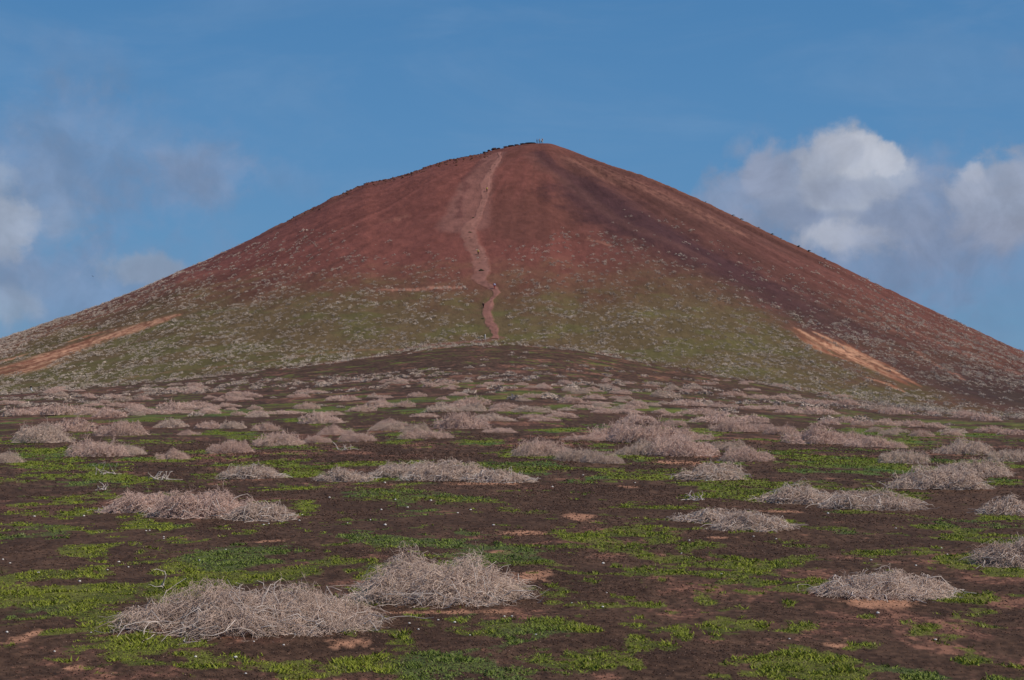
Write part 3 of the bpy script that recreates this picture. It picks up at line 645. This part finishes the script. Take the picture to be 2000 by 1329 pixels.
# far ones: by row and order within that row
bands = {}
for i in auto:
    if i in lab: continue
    px, py = ALL[i][0], ALL[i][1]
    rw = next(k for k, r_ in enumerate(ROWS) if r_[0] <= py < r_[1]); th3 = 'outer left' if px < 500 else 'inner left' if px < 1000 else 'inner right' if px < 1500 else 'outer right'
    bands.setdefault((rw, th3), []).append((px, i))
for (rw, th3), lst in bands.items():
    lst.sort()
    for k, (px, i) in enumerate(lst):
        sz = 'small low' if ALL[i][2] < 40 else 'low broad'
        lab[i] = f'{sz} shrub {ROWS[rw][2]}, {ORDL[min(k, 29)]} from left in its {th3} quarter'
taken = []
for i, b in enumerate(ALL):
    taken.append(put_shrub(i, b, b[6] or lab[i]))

# everything smaller and farther: one mass of small shrubs over the far plain and the flanks of the cone
def tufts(xs, ys, ws, hs, ntri, seed, upright=.35):
    r = np.random.default_rng(seed); n = len(xs); zs = terr(xs, ys)
    q = r.uniform(0, 1, (n, ntri))**.6; th = r.uniform(0, 2*math.pi, (n, ntri)); asp = r.uniform(.55, 1.0, (n, 1)); rot = r.uniform(0, math.pi, (n, 1))
    ex = q*np.cos(th); ey = q*np.sin(th)*asp
    lx = ws[:, None]/2*(ex*np.cos(rot)-ey*np.sin(rot)); ly = ws[:, None]/2*(ex*np.sin(rot)+ey*np.cos(rot))
    lz = hs[:, None]*np.sqrt(np.clip(1-q*q, 0, 1))*r.uniform(.35, 1.0, (n, ntri))
    cx = xs[:, None]+lx; cy = ys[:, None]+ly; cz = terr(cx, cy)+lz
    sz = np.maximum(ws[:, None], .9)*r.uniform(.08, .19, (n, ntri))
    a_ = r.normal(0, 1, (n, ntri, 3)); a_[..., 2] *= .55; a_ /= np.linalg.norm(a_, axis=-1, keepdims=True)
    b_ = r.normal(0, 1, (n, ntri, 3)); b_ /= np.linalg.norm(b_, axis=-1, keepdims=True)
    v = np.stack((cx, cy, cz), -1)[:, :, None, :] + np.stack((-a_, a_, b_*.45), 2)*sz[:, :, None, None]; v = v.reshape(-1, 3)
    return v, np.arange(len(v)).reshape(-1, 3)
r3 = np.random.default_rng(5)
Nc = 100000
th = r3.uniform(-1.75, 1.75, Nc); rr = np.sqrt(r3.uniform(50**2, 300**2, Nc)); cx = SX+rr*np.sin(th); cy = SY-rr*np.cos(th)
big = fbm(cx/30, cy/30, 601, 3); md = fbm(cx/7, cy/7, 602, 3, .6)
r0 = 100-25*ss(th, .15, .35)*(1-ss(th, .5, .6))+16*ss(th, .45, .6)*(1-ss(th, .8, 1.0))-20*ss(th, 1.05, 1.4)+ -10*ss(-th, 1.2, 1.5)
den = ss(rr+(big-.5)*46+(md-.5)*30, r0-6, r0+22)*(.22+.5*ss(rr, 130, 190))*(.45+1.0*ss(md, .40, .62))
den *= 1-.8*ss(th, .26, .42)*ss(rr, 205, 240)
dpath = np.minimum(seg_dist(cx, cy, [gp(x, y_) for y_, x in PATH_L[8::2]])[0], seg_dist(cx, cy, [gp(x, y_) for y_, x in PATH_R[8::2]])[0])
den *= ss(dpath, 2.0, 4.0)
for pts, w in ORANGE: den *= ss(seg_dist(cx, cy, pts)[0], w*.7, w*1.6)
d_, _ = seg_dist(cx, cy, DARKB); den *= .25+.75*ss(d_+(rr-120)*.15, 5, 14)
ok = (r3.uniform(0, 1, Nc) < den*1.0) & (hill_h(cx, cy)-apron(cx, cy) > -1.5)
hx, hy = cx[ok], cy[ok]
hw = r3.uniform(.6, 1.7, len(hx))*(.85+.6*r3.uniform(0, 1, len(hx))**3)
v1, f1 = tufts(hx, hy, hw, hw*r3.uniform(.20, .36, len(hx)), 36, 1)
tag(link('hillside_shrubs', mesh_np('hillside_shrubs', v1, f1, M_far)), 'countless small pale shrubs speckling the lower flanks of the red cone', 'shrubs', kind='stuff')
# far plain
Nc = 46000
py_ = r3.uniform(0, 1, Nc)**.8; yy_ = 90+py_*330; xx_ = yy_*r3.uniform(-.6, .6, Nc)
cl = fbm(xx_/9, yy_/16, 603, 4, .62)
den = ss(cl, .50, .64)*(.07+.40*ss(yy_, 130, 260))
den *= 1-.85*ss(yy_, 240, 300)*(1-ss(np.abs(xx_/yy_+.02), .10, .17))          # the bare dark rise in the middle
den *= 1-(np.abs(xx_/yy_+.2965) < .005)*(yy_ > 300)*(yy_ < 356)
ok = (r3.uniform(0, 1, Nc) < den*.42) & (hill_h(xx_, yy_)-apron(xx_, yy_) < 0)
px_, py2 = xx_[ok], yy_[ok]; pw = r3.uniform(.6, 2.0, len(px_))
v2, f2 = tufts(px_, py2, pw, pw*r3.uniform(.13, .24, len(px_)), 110, 2)
tag(link('distant_shrubs', mesh_np('distant_shrubs', v2, f2, M_plain_far)), 'small dry shrubs dotted over the far dark plain below the cone', 'shrubs', kind='stuff')
print('hill shrubs', len(hx), 'plain', len(px_))

# ------------------------------------------------------------------ grass: blades over the green patches
def grass_blades():
    r = np.random.default_rng(12); n = 290000
    u = np.where(r.uniform(0, 1, n) < .78, r.uniform(-.335, .335, n), r.uniform(.335, .75, n)*np.sign(r.uniform(-1, 1, n))); y = 8.6*(95/8.6)**(r.uniform(0, 1, n)**1.1); x = u*y
    m = grass_mask(x, y); ok = r.uniform(0, 1, n) < ss(m, .12, .6)*(.35+.65*(1-ss(y, 40, 95))); x, y = x[ok], y[ok]; n = len(x)
    cl = fbm(x/.16, y/.22, 701, 3, .6); ht = (.008+.027*ss(cl, .38, .78))*r.uniform(.6, 1.3, n)*(1+.35*ss(y, 15, 60)); kb = 4
    wd = np.clip(y/12, 1, 5)*.0058*r.uniform(.7, 1.5, n)
    tone = fbm(x/1.4, y/2, 702, 3); V_, C_ = [], []
    for j in range(kb):
        a = r.uniform(0, 2*math.pi, n); bx = x+r.normal(0, .018, n)*np.clip(y/15, 1, 3); by = y+r.normal(0, .02, n)*np.clip(y/15, 1, 3); lean = r.uniform(.4, 1.5, n)*ht; bz = terr(bx, by)-.003
        p0 = np.stack((bx-np.cos(a)*wd, by-np.sin(a)*wd, bz), 1); p1 = np.stack((bx+np.cos(a)*wd, by+np.sin(a)*wd, bz), 1)
        la = r.uniform(0, 2*math.pi, n); p2 = np.stack((bx+np.cos(la)*lean, by+np.sin(la)*lean, bz+ht*r.uniform(.6, 1.1, n)), 1)
        V_.append(np.stack((p0, p1, p2), 1))
        t = np.clip(tone*.6+r.uniform(0, .5, n)*.8, 0, 1)[:, None]
        c = np.array((.100, .132, .016))*(1-t)+np.array((.290, .310, .036))*t
        dry = (r.uniform(0, 1, n) < .05)[:, None]; c = np.where(dry, np.array((.26, .23, .10)), c)
        blue = ss(fbm(x/1.5, y/2.5, 77, 2), .6, .72)[:, None]*.45; c = c*(1-blue)+np.array((.11, .17, .055))*blue
        C_.append(np.repeat(c[:, None], 3, 1))
    v = np.concatenate(V_).reshape(-1, 3); c = np.concatenate(C_).reshape(-1, 3)
    m_ = attr_mat('grass_blade', rough=.75, bump=0, scales=((3, 1),), vary=.2, spec=.2)
    return tag(link('grass', mesh_np('grass', v, np.arange(len(v)).reshape(-1, 3), m_, c)), 'short bright green grass and weeds in ragged patches on dark soil', 'grass', kind='stuff')
grass_blades()
# ------------------------------------------------------------------ loose cinders and shell grit on the crust
def lumps(x, y, size, col, name, label, seed, flat=.6):
    r = np.random.default_rng(seed); n = len(x); z = terr(x, y)
    base = np.array([(1, 0, 0), (0, 1, 0), (-1, 0, 0), (0, -1, 0), (0, 0, 1), (0, 0, -.6)], float)
    fc = np.array([(0, 1, 4), (1, 2, 4), (2, 3, 4), (3, 0, 4), (1, 0, 5), (2, 1, 5), (3, 2, 5), (0, 3, 5)])
    P = base[None]*r.uniform(.6, 1.2, (n, 6, 1)); a = r.uniform(0, math.pi, n); ca, sa = np.cos(a)[:, None], np.sin(a)[:, None]
    P = np.stack((P[..., 0]*ca-P[..., 1]*sa, P[..., 0]*sa+P[..., 1]*ca, P[..., 2]*flat), -1)*size[:, None, None]
    P += np.stack((x, y, z+size*.2), 1)[:, None]
    f = (np.arange(n)[:, None, None]*6+fc[None]).reshape(-1, 3)
    m_ = attr_mat(name+'_stone', rough=.9, bump=0, scales=((30, 1),), vary=.2)
    return tag(link(name, mesh_np(name, P.reshape(-1, 3), f, m_, np.repeat(col, 6, 0))), label, 'gravel', kind='stuff')
r4 = np.random.default_rng(21); n = 200000
gy = 8.5*(60/8.5)**r4.uniform(0, 1, n); gx = gy*r4.normal(0, .27, n).clip(-.75, .75)
pt = fbm(gx/1.2, gy/1.8, 711, 4, .6); ok = (r4.uniform(0, 1, n) < .25+.75*ss(pt, .4, .62)); gx, gy, pt = gx[ok], gy[ok], pt[ok]; n = len(gx)
t = r4.uniform(0, 1, n)[:, None]; gc = np.array((.035, .020, .016))*(1-t)+np.array((.155, .082, .056))*t**1.6
pale = ((r4.uniform(0, 1, n) < .11*ss(pt, .42, .6)))[:, None]; gc = np.where(pale, np.array((.34, .22, .17))*(.5+r4.uniform(0, 1, n)[:, None]), gc)
gs = np.clip(gy/14, .8, 3.2)*.0115*r4.uniform(.4, 1.0, n)**1.5*np.where(pale[:, 0], .6, 1)
lumps(gx, gy, gs, gc, 'gravel', 'fine dark cinder gravel with pale grit on the bare soil', 31)

# ------------------------------------------------------------------ white shells and pebbles big enough to see one by one
PEB = [(67,1010,1.2),(164,1009,1),(20,1101,1),(6,1094,1),(232,1099,1.3),(251,1109,.9),(75,1120,1.5),(156,1137,1.3),(210,1114,.9),(390,1096,1),(441,1075,.9),(14,1236,1.3),(178,1237,1.1),(107,1274,1.1),
 (460,1286,1.9),(382,1285,1.3),(480,1317,1.3),(496,1255,.9),(723,1017,1),(752,1027,1.4),(964,1027,1.3),(679,1023,.9),(799,1219,1.1),(817,1231,1.1),(856,1212,1.1),(888,1217,1.3),(576,1241,1),(554,1261,1.1),
 (515,1026,1.1),(525,1024,.8),(918,1242,.9),(1178,1102,1.4),(1409,1122,1.1),(1346,1057,.9),(1472,1049,1),(1039,1162,1.3),(1117,1179,1),(1177,1187,1.3),(1047,1241,1.2),(1331,1082,.8),(1185,1159,.8),
 (1617,1004,1.1),(1702,1095,1.2),(1715,1199,1.6),(1827,1251,1.4),(1789,1106,1),(1750,1033,.9),(1839,1072,.9),(1850,1084,1),(1542,1249,.9),(1516,1054,.9),(745,997,1),(796,992,1.1),(842,979,1.1),(894,1003,1),
 (752,944,1.1),(919,997,1.2),(644,973,1),(772,977,1.1),(1079,952,1),(1139,929,1),(1380,940,1),(1240,944,.9),(985,1205,1),(1000,1205,1.2),(320,1050,.9),(285,1038,1),(292,1037,.8),(320,1053,.8),(585,1018,1),(590,1007,.8)]
def pebble_mesh(seed):
    bm = bmesh.new(); bmesh.ops.create_icosphere(bm, subdivisions=2, radius=1); rr_ = random.Random(seed)
    ph = [rr_.uniform(0, 6) for _ in range(4)]
    for v in bm.verts:
        c = v.co; k = 1+.16*math.sin(c.x*2.3+ph[0])+.14*math.sin(c.y*2.9+ph[1])+.10*math.sin(c.z*4+ph[2]+c.x*2); v.co = Vector((c.x*k*1.15, c.y*k*.9, c.z*k*.7))
    for f in bm.faces: f.smooth = True
    me = bpy.data.meshes.new('pebble'); bm.to_mesh(me); bm.free(); me.materials.append(M_peb); return me
M_peb = plain_mat('white_shell', (.60, .54, .48), (.80, .75, .69), 2, rough=.6, spec=.3)
pm = [pebble_mesh(i) for i in range(4)]
for i, ((px, py, s_), lb) in enumerate(zip(PEB, rel_labels([(p[0], p[1]) for p in PEB], 'white pebble', 2.0))):
    x, y, z = ground(px, py); rad = 1.95*s_/FP*y
    o = link('white_pebble', pm[i % 4], loc=(x, y, z+rad*.45)); o.scale = (rad,)*3; o.rotation_euler = (0, 0, i*1.7)
    tag(o, lb, 'pebble', 'white pebbles scattered on the soil')

# ------------------------------------------------------------------ dead branches lying about
def dead_branch(px, py, wpx, hpx, seed, label, n=9):
    x, y, z = ground(px, py); W2 = wpx/2/FP*y; H = hpx/FP*y; r = np.random.default_rng(seed); k = 9
    P = np.empty((n, k, 3)); P[:, 0] = np.stack((r.uniform(-W2*.5, W2*.5, n), r.uniform(-.1, .1, n), np.full(n, .01)), 1)
    a = r.uniform(0, 2*math.pi, n); D = np.stack((np.cos(a), np.sin(a)*.5, r.uniform(.1, 1.1, n)), 1); st = r.uniform(.5, 1, n)*max(W2, H)*1.2/(k-1)
    for i in range(1, k):
        D = D+r.normal(0, .42, (n, 3)); D /= np.linalg.norm(D, axis=1, keepdims=True); P[:, i] = P[:, i-1]+D*st[:, None]; P[:, i, 2] = np.clip(P[:, i, 2], .008, H)
    R_ = .0052*(y/25)**.7*np.linspace(1.5, .5, k)[None]*r.uniform(.7, 1.3, (n, 1)); v, f = tubes(P, R_, 5, seed)
    o = link('dead_branch', mesh_np('dead_branch', v, f, M_stem), loc=(x, y, z)); tag(o, label, 'branch', 'dead branches on the plain')
dead_branch(205, 928, 90, 26, 1, 'bleached dead twig upright behind the long pink hummock', 7)
dead_branch(318, 938, 75, 16, 2, 'low bleached dead branch lying above the tall pink hummock', 12)
dead_branch(200, 958, 50, 22, 3, 'dead forked branch left of the long pink hummock', 7)
dead_branch(672, 880, 50, 16, 4, 'dead sticks on green ground above the hedge like row', 8)
dead_branch(1358, 978, 50, 24, 5, 'gnarled dead stump of branches on green ground right of centre', 14)
dead_branch(318, 1150, 55, 60, 6, 'forked bare branch sticking up behind the huge foreground shrub', 3)

# ------------------------------------------------------------------ rocks of the crest and on the path
def rock_mesh(seed, mat, flat=.6):
    bm = bmesh.new(); bmesh.ops.create_icosphere(bm, subdivisions=3, radius=1); q = random.Random(seed); pl = []
    for _ in range(11):
        d = Vector((q.gauss(0, 1), q.gauss(0, 1), q.gauss(0, 1))).normalized(); pl.append((d, q.uniform(.55, .9)))
    ph = [q.uniform(0, 6) for _ in range(3)]
    for v in bm.verts:
        c = v.co.copy()
        for d, o_ in pl:
            k = c.dot(d)
            if k > o_: c -= d*(k-o_)
        c *= 1+.05*math.sin(c.x*9+ph[0])+.05*math.sin(c.y*11+ph[1])+.04*math.sin(c.z*13+ph[2]); v.co = Vector((c.x, c.y, c.z*flat))
    me = bpy.data.meshes.new('rock'); bm.to_mesh(me); bm.free(); me.materials.append(mat); return me
M_rock = plain_mat('dark_lava_rock', (.030, .018, .020), (.085, .042, .038), 2.2, rough=.95)
M_rock2 = plain_mat('rusty_rock', (.10, .045, .032), (.22, .095, .058), 2.2, rough=.95)
rk = [rock_mesh(i, M_rock) for i in range(6)]; rk2 = [rock_mesh(20+i, M_rock2) for i in range(4)]
def crest(px):
    """highest visible point of the land in that direction"""
    ys = np.linspace(420, 620, 800); x = (px-1000)/FP*ys; z = terr(x, ys); i = int(((z-EYE)/ys).argmax()); return float(x[i]), float(ys[i]), float(z[i])
CREST = [(966,12,3.4,'jagged dark rock clump on the crest left of where the path tops out'),(955,5,2.2,'small dark rock just left of the jagged clump on the crest'),(946,6,2.0,'low dark rock further left of the jagged clump on the crest'),
 (974,6,2.2,'narrow dark rock touching the left side of the path top'),(988,9,2.4,'dark rock on the right side of the path top'),(999,14,3.0,'long dark ledge on the crest between path top and summit'),(1010,10,2.4,'dark ledge piece lower right of the long ledge'),
 (1022,11,2.0,'dark rock step before the flat summit slab'),(1036,19,2.3,'flat dark slab beside the walkers on the summit')]
for i, (px, w, h, lb) in enumerate(CREST):
    x, y, z = crest(px); k = FP/y
    o = link('crest_rock', rk[i % 6], loc=(x, y-.2, z+h*.15/k)); o.scale = (w/2/k*1.25, 1.4, h/k*(1.5 if i in (0, 4, 5) else 1.1)); o.rotation_euler = (0, 0, .15*math.sin(i*3.)); tag(o, lb, 'rock', 'dark rocks along the crest')
def rock_stuff(name, label, xs, ys, sz, mats, seed, flatness=.6):
    r = np.random.default_rng(seed); n = len(xs); z = terr(xs, ys); base = []
    bm = bmesh.new(); bmesh.ops.create_icosphere(bm, subdivisions=1, radius=1); bv = np.array([v.co[:] for v in bm.verts]); bf = np.array([[v.index for v in f.verts] for f in bm.faces]); bm.free()
    P = bv[None]*r.uniform(.6, 1.25, (n, len(bv), 1))*np.stack((r.uniform(.8, 1.6, n), r.uniform(.7, 1.2, n), r.uniform(.35, .8, n)), 1)[:, None]*sz[:, None, None]+np.stack((xs, ys, z+sz*.1), 1)[:, None]
    f = (np.arange(n)[:, None, None]*len(bv)+bf[None]).reshape(-1, 3)
    return tag(link(name, mesh_np(name, P.reshape(-1, 3), f, mats)), label, 'rocks', kind='stuff')
pxs = np.concatenate((r4.uniform(560, 960, 330), r4.uniform(700, 950, 200))); pts = [crest(p) for p in pxs]
dn = r4.uniform(0, 1, len(pxs))**1.8*16
cxr = np.array([p[0] for p in pts]); cyr = np.array([p[1] for p in pts]) - dn
rock_stuff('crest_rubble', 'dark rust coloured rubble along the left shoulder of the cone', cxr*(cyr/np.array([p[1] for p in pts])), cyr, r4.uniform(.12, .6, len(pxs))*(1-.4*dn/16)*np.where(dn < 1.5, .45, 1), M_rock2, 3)
pxs = np.concatenate((r4.uniform(880, 950, 26), r4.uniform(560, 880, 6))); pts = [crest(p) for p in pxs]
rock_stuff('crest_lava_stones', 'black lava stones strung along the left skyline', np.array([p[0] for p in pts]), np.array([p[1] for p in pts])-.3, r4.uniform(.12, .42, len(pxs)), M_rock, 4)
M_bush = plain_mat('green_bush', (.030, .040, .018), (.07, .075, .035), 2, rough=.9)
def small_bush(px, py, wpx, label, onrow=True):
    x, y, z = ground(px, py) if py else crest(px); w = wpx/FP*y
    v, f = twig_cloud(260, 4, w/2, w/2.4, w*.34, w*.45, .035, int(px), wild=.4); o = link('dark_bush', mesh_np('dark_bush', v, f, M_bush), loc=(x, y-(0 if py else .4), z)); tag(o, label, 'bush', 'dark green bushes on the cone')
small_bush(940, 531, 8, 'dark green bush in the middle of the widest part of the path')
small_bush(942, 624, 4, 'tiny dark bush at the left edge of the lower path')
small_bush(918, 455, 6, 'dark bush near the top of the wide path section, left side')
small_bush(925, 427, 4.5, 'tiny dark bush at the left rim of the path above the wide section')
for i, p in enumerate((1378, 1432, 1448, 1482, 1508, 1525, 1560, 1580, 1611)):
    small_bush(p, None, 2.6+(i*37 % 5)*.7, 'dark bush on the right skyline of the cone, %s from the top' % ORDL[i])
for i, (px, py, s_, lb) in enumerate([(974,318,.18,'topmost dark rock on the upper path'),(966,324,.2,'dark rock on the upper path, second from the top'),(958,333,.28,'biggest dark rock on the upper path, third from the top'),(917,466,.25,'dark rock in the wide path section below the bush'),(937,514,.18,'dark rock on the path under the lower yellow walker'),(948,505,.24,'dark rock near the right edge of the path by the lower yellow walker')]):
    x, y, z = ground(px, py); o = link('path_rock', rk[i % 6], loc=(x, y, z+s_*.3)); o.scale = (s_*1.3, s_, s_*.9); tag(o, lb, 'rock', 'dark rocks on the path')

# ------------------------------------------------------------------ people
def skin_obj(name, verts, edges, radii, mat, parent, sub=1, root=0):
    me = bpy.data.meshes.new(name); me.from_pydata([v for v in verts], edges, [])
    o = bpy.data.objects.new(name, me); COL.objects.link(o)
    m = o.modifiers.new('Skin', 'SKIN'); m.use_smooth_shade = True
    if not me.skin_vertices: return o
    for i, rd in enumerate(radii):
        d = me.skin_vertices[0].data[i]; d.radius = (rd, rd) if isinstance(rd, (int, float)) else rd; d.use_root = (i == root)
    sbm = o.modifiers.new('Sub', 'SUBSURF'); sbm.levels = sub; sbm.render_levels = sub
    bpy.context.view_layer.update(); dg = bpy.context.evaluated_depsgraph_get()
    baked = bpy.data.meshes.new_from_object(o.evaluated_get(dg)); o.modifiers.clear(); o.data = baked; baked.name = name
    baked.materials.clear(); baked.materials.append(mat)
    if parent: o.parent = parent
    return o
PM = {}
def cloth(c, nm):
    if nm not in PM: PM[nm] = plain_mat('cloth_'+nm, tuple(v*.85 for v in c), c, 8, rough=.9)
    return PM[nm]
M_skin = plain_mat('skin', (.42, .25, .18), (.50, .30, .22), 5, rough=.6)
def person(px, py, face, stride, top, legs, hair, label, pack=None, lean=.0, arm=.15, at=None, shorts=False):
    x, y, z = at if at else ground(px, py)
    root = bpy.data.objects.new('person', None); COL.objects.link(root); root.location = (x, y, z); root.rotation_euler = (0, 0, face); root['label'] = label; root['category'] = 'person'; root['group'] = 'walkers on the cone'
    s = stride
    J = dict(pelvis=(0, 0, .95), waist=(0, .02+lean*.2, 1.10), chest=(0, .03+lean*.55, 1.34), neck=(0, .03+lean*.8, 1.48), head=(0, .05+lean, 1.60), crown=(0, .045+lean*1.05, 1.70), nose=(0, .145+lean, 1.61))
    V_ = []; E_ = []; R_ = []; id_ = {}
    def add(n, p, r, par=None):
        id_[n] = len(V_); V_.append(p); R_.append(r)
        if par: E_.append((id_[par], id_[n]))
    add('pelvis', J['pelvis'], (.135, .105)); add('waist', J['waist'], (.12, .095), 'pelvis'); add('chest', J['chest'], (.15, .11), 'waist'); add('neck', J['neck'], .055, 'chest')
    add('head', J['head'], (.085, .10), 'neck'); add('crown', J['crown'], (.07, .08), 'head'); add('nose', J['nose'], .014, 'head')
    limbs = {}
    for sd, nm in ((-1, 'l'), (1, 'r')):
        ph = s*sd; ar = -arm*sd*(1 if s else .3)
        sh = (.175*sd, J['chest'][1], 1.40); el_ = (.215*sd, J['chest'][1]-.03+ar*.7, 1.13); wr = (.215*sd, J['chest'][1]+.06+ar*1.5, .91); pa = (.212*sd, wr[1]+.03, .84)
        add('sh'+nm, sh, .060, 'chest'); add('el'+nm, el_, .045, 'sh'+nm); add('wr'+nm, wr, .029, 'el'+nm); add('pa'+nm, pa, (.034, .018), 'wr'+nm)
        for f_, (dy, ln) in enumerate(((-.027, .062), (-.009, .076), (.009, .070), (.026, .054))):
            add(f'f{nm}{f_}', (pa[0]-.004*sd, pa[1]+dy, pa[2]-.04), .0095, 'pa'+nm); add(f'g{nm}{f_}', (pa[0]-.02*sd, pa[1]+dy*1.1, pa[2]-.04-ln*.8), .008, f'f{nm}{f_}')
        add('th'+nm, (pa[0]-.02*sd, pa[1]+.045, pa[2]-.005), .010, 'pa'+nm); add('tt'+nm, (pa[0]-.03*sd, pa[1]+.06, pa[2]-.04), .008, 'th'+nm)
        hp = (.09*sd, 0, .90); kn = (.10*sd, .06+ph*.20, .50); an = (.105*sd, -.02+ph*.42-(.10 if ph < 0 else 0), .09+(.05 if ph < 0 else 0)); he = (.105*sd, an[1]-.03, .045+(.06 if ph < 0 else 0)); to = (.11*sd, an[1]+.17, .035)
        add('hp'+nm, hp, .088, 'pelvis'); add('kn'+nm, kn, .058, 'hp'+nm); add('an'+nm, an, .040, 'kn'+nm); add('to'+nm, to, (.045, .03), 'an'+nm)
        limbs[nm] = dict(sh=sh, el=el_, wr=wr, hp=hp, kn=kn, an=an, to=to)
    skin_obj('body', V_, E_, R_, M_skin, root)
    L_ = limbs
    v = [J['waist'], J['chest'], (0, J['neck'][1], 1.43), (0, 0, .98)] + [L_['l']['sh'], L_['l']['el'], L_['l']['wr'], L_['r']['sh'], L_['r']['el'], L_['r']['wr']]
    skin_obj('jacket', v, [(3, 0), (0, 1), (1, 2), (1, 4), (4, 5), (5, 6), (1, 7), (7, 8), (8, 9)], [(.15, .12), (.17, .13), .075, (.155, .13), .078, .062, .046, .078, .062, .046], cloth(*top), root)
    v = [J['pelvis'], L_['l']['hp'], L_['l']['kn'], L_['l']['an'], L_['r']['hp'], L_['r']['kn'], L_['r']['an']]
    if shorts: v[3] = tuple(np.array(v[2])*.9+np.array(v[3])*.1); v[6] = tuple(np.array(v[5])*.9+np.array(v[6])*.1)
    skin_obj('trousers', v, [(0, 1), (1, 2), (2, 3), (0, 4), (4, 5), (5, 6)], [(.15, .12), .105, .078, .062, .105, .078, .062], cloth(*legs), root)
    for nm in 'lr':
        a_, t_ = L_[nm]['an'], L_[nm]['to']; skin_obj('shoe', [(a_[0], a_[1]-.03, a_[2]-.03), (a_[0], a_[1]+.05, a_[2]-.045), (t_[0], t_[1]+.01, max(t_[2], .035))], [(0, 1), (1, 2)], [.048, .05, .038], cloth((.05, .04, .04), 'shoe_dark'), root)
    hd = J['head']; skin_obj('hair', [(0, hd[1]-.035, 1.60), (0, hd[1]-.02, 1.69), (0, hd[1]+.03, 1.72)], [(0, 1), (1, 2)], [(.088, .075), (.088, .085), (.075, .05)], cloth(*hair), root)
    if pack:
        cy_ = J['chest'][1]-.20; skin_obj('backpack', [(0, cy_, 1.02), (0, cy_-.02, 1.2), (0, cy_+.02, 1.42)], [(0, 1), (1, 2)], [(.15, .10), (.17, .13), (.13, .09)], cloth(*pack), root)
    return root
BLK = ((.02, .018, .02), 'black'); WHT = ((.80, .78, .76), 'white'); CRM = ((.70, .66, .60), 'cream'); DRK = ((.045, .02, .02), 'dark_red'); YEL = ((.75, .52, .10), 'yellow'); BLU = ((.16, .22, .62), 'blue'); BRN = ((.06, .035, .02), 'brown'); PUR = ((.10, .07, .20), 'purple'); GRY = ((.30, .33, .40), 'grey'); RED = ((.35, .05, .05), 'red')
person(61, 767, RAD(95), .75, BLK, WHT, BLK, 'person in black top and white trousers striding left at the far left of the plain', lean=.06)
person(947, 667, RAD(-70), .5, WHT, CRM, BRN, 'person in white top and pale trousers with black backpack at the foot of the path', pack=BLK, lean=.10)
person(944, 604, RAD(0), .2, DRK, BLK, BLK, 'person in dark clothes on the left edge of the lower path', lean=.08)
person(966, 566, RAD(10), .3, BLU, RED, BRN, 'person in blue jacket on the path above the bare cross strip', pack=WHT, lean=.08)
person(934, 500, RAD(180), .3, YEL, DRK, BRN, 'person in yellow top on the broad middle of the path')
person(951, 376, RAD(180), .35, YEL, DRK, BLK, 'person in yellow top high on the narrow upper path', pack=DRK)
def top_at(px, dy=0):
    x, y, z = crest(px); return (x, y-dy, z-.05)
person(0, 0, RAD(100), .1, PUR, BLK, BLK, 'person in purple top on the summit, leftmost of four', at=top_at(1049))
person(0, 0, RAD(180), .0, GRY, GRY, BLK, 'thin standing person in grey on the summit, second from left', at=top_at(1053.3))
person(0, 0, RAD(-80), .6, WHT, BLK, BRN, 'person in white top with dark trousers striding on the summit, third from left', at=top_at(1057))
person(0, 0, RAD(180), .1, GRY, CRM, GRY, 'person in grey top and pale trousers on the summit, rightmost of four', at=top_at(1059.6, .8))

# ------------------------------------------------------------------ the bird over the left shoulder
def bird():
    yb = 420.0; xb = (181-1000)/FP*yb; zb = EYE+(HY-540)/FP*yb
    root = bpy.data.objects.new('bird', None); COL.objects.link(root); root.location = (xb, yb, zb); root.rotation_euler = (RAD(8), RAD(18), RAD(70)); tag(root, 'small dark bird gliding in the sky left of the cone', 'bird')
    m_ = cloth((.05, .05, .06), 'feather')
    skin_obj('body', [(0, -.22, 0), (0, -.10, 0), (0, .04, .005), (0, .14, .02), (0, .20, .03), (0, .25, .022)], [(0, 1), (1, 2), (2, 3), (3, 4), (4, 5)], [(.02, .008), .04, .06, .035, .03, .007], m_, root)
    for sd in (-1, 1):
        bm = bmesh.new(); pr = [(0.02, .07, -.06, .0), (.16, .10, -.07, .05), (.30, .08, -.05, .05), (.42, .02, -.06, .01), (.50, -.06, -.08, -.02)]; up = []; lo = []
        for (a, f_, b_, h_) in pr:
            up.append((bm.verts.new((a*sd, f_, h_+.006)), bm.verts.new((a*sd, b_, h_+.004)))); lo.append((bm.verts.new((a*sd, f_, h_-.004)), bm.verts.new((a*sd, b_, h_-.002))))
        for i in range(len(pr)-1):
            bm.faces.new((up[i][0], up[i+1][0], up[i+1][1], up[i][1])); bm.faces.new((lo[i][0], lo[i][1], lo[i+1][1], lo[i+1][0])); bm.faces.new((up[i][0], lo[i][0], lo[i+1][0], up[i+1][0])); bm.faces.new((up[i][1], up[i+1][1], lo[i+1][1], lo[i][1]))
        bmesh.ops.recalc_face_normals(bm, faces=bm.faces); me = bpy.data.meshes.new('wing'); bm.to_mesh(me); bm.free(); me.materials.append(m_); link('wing', me, parent=root)
bird()
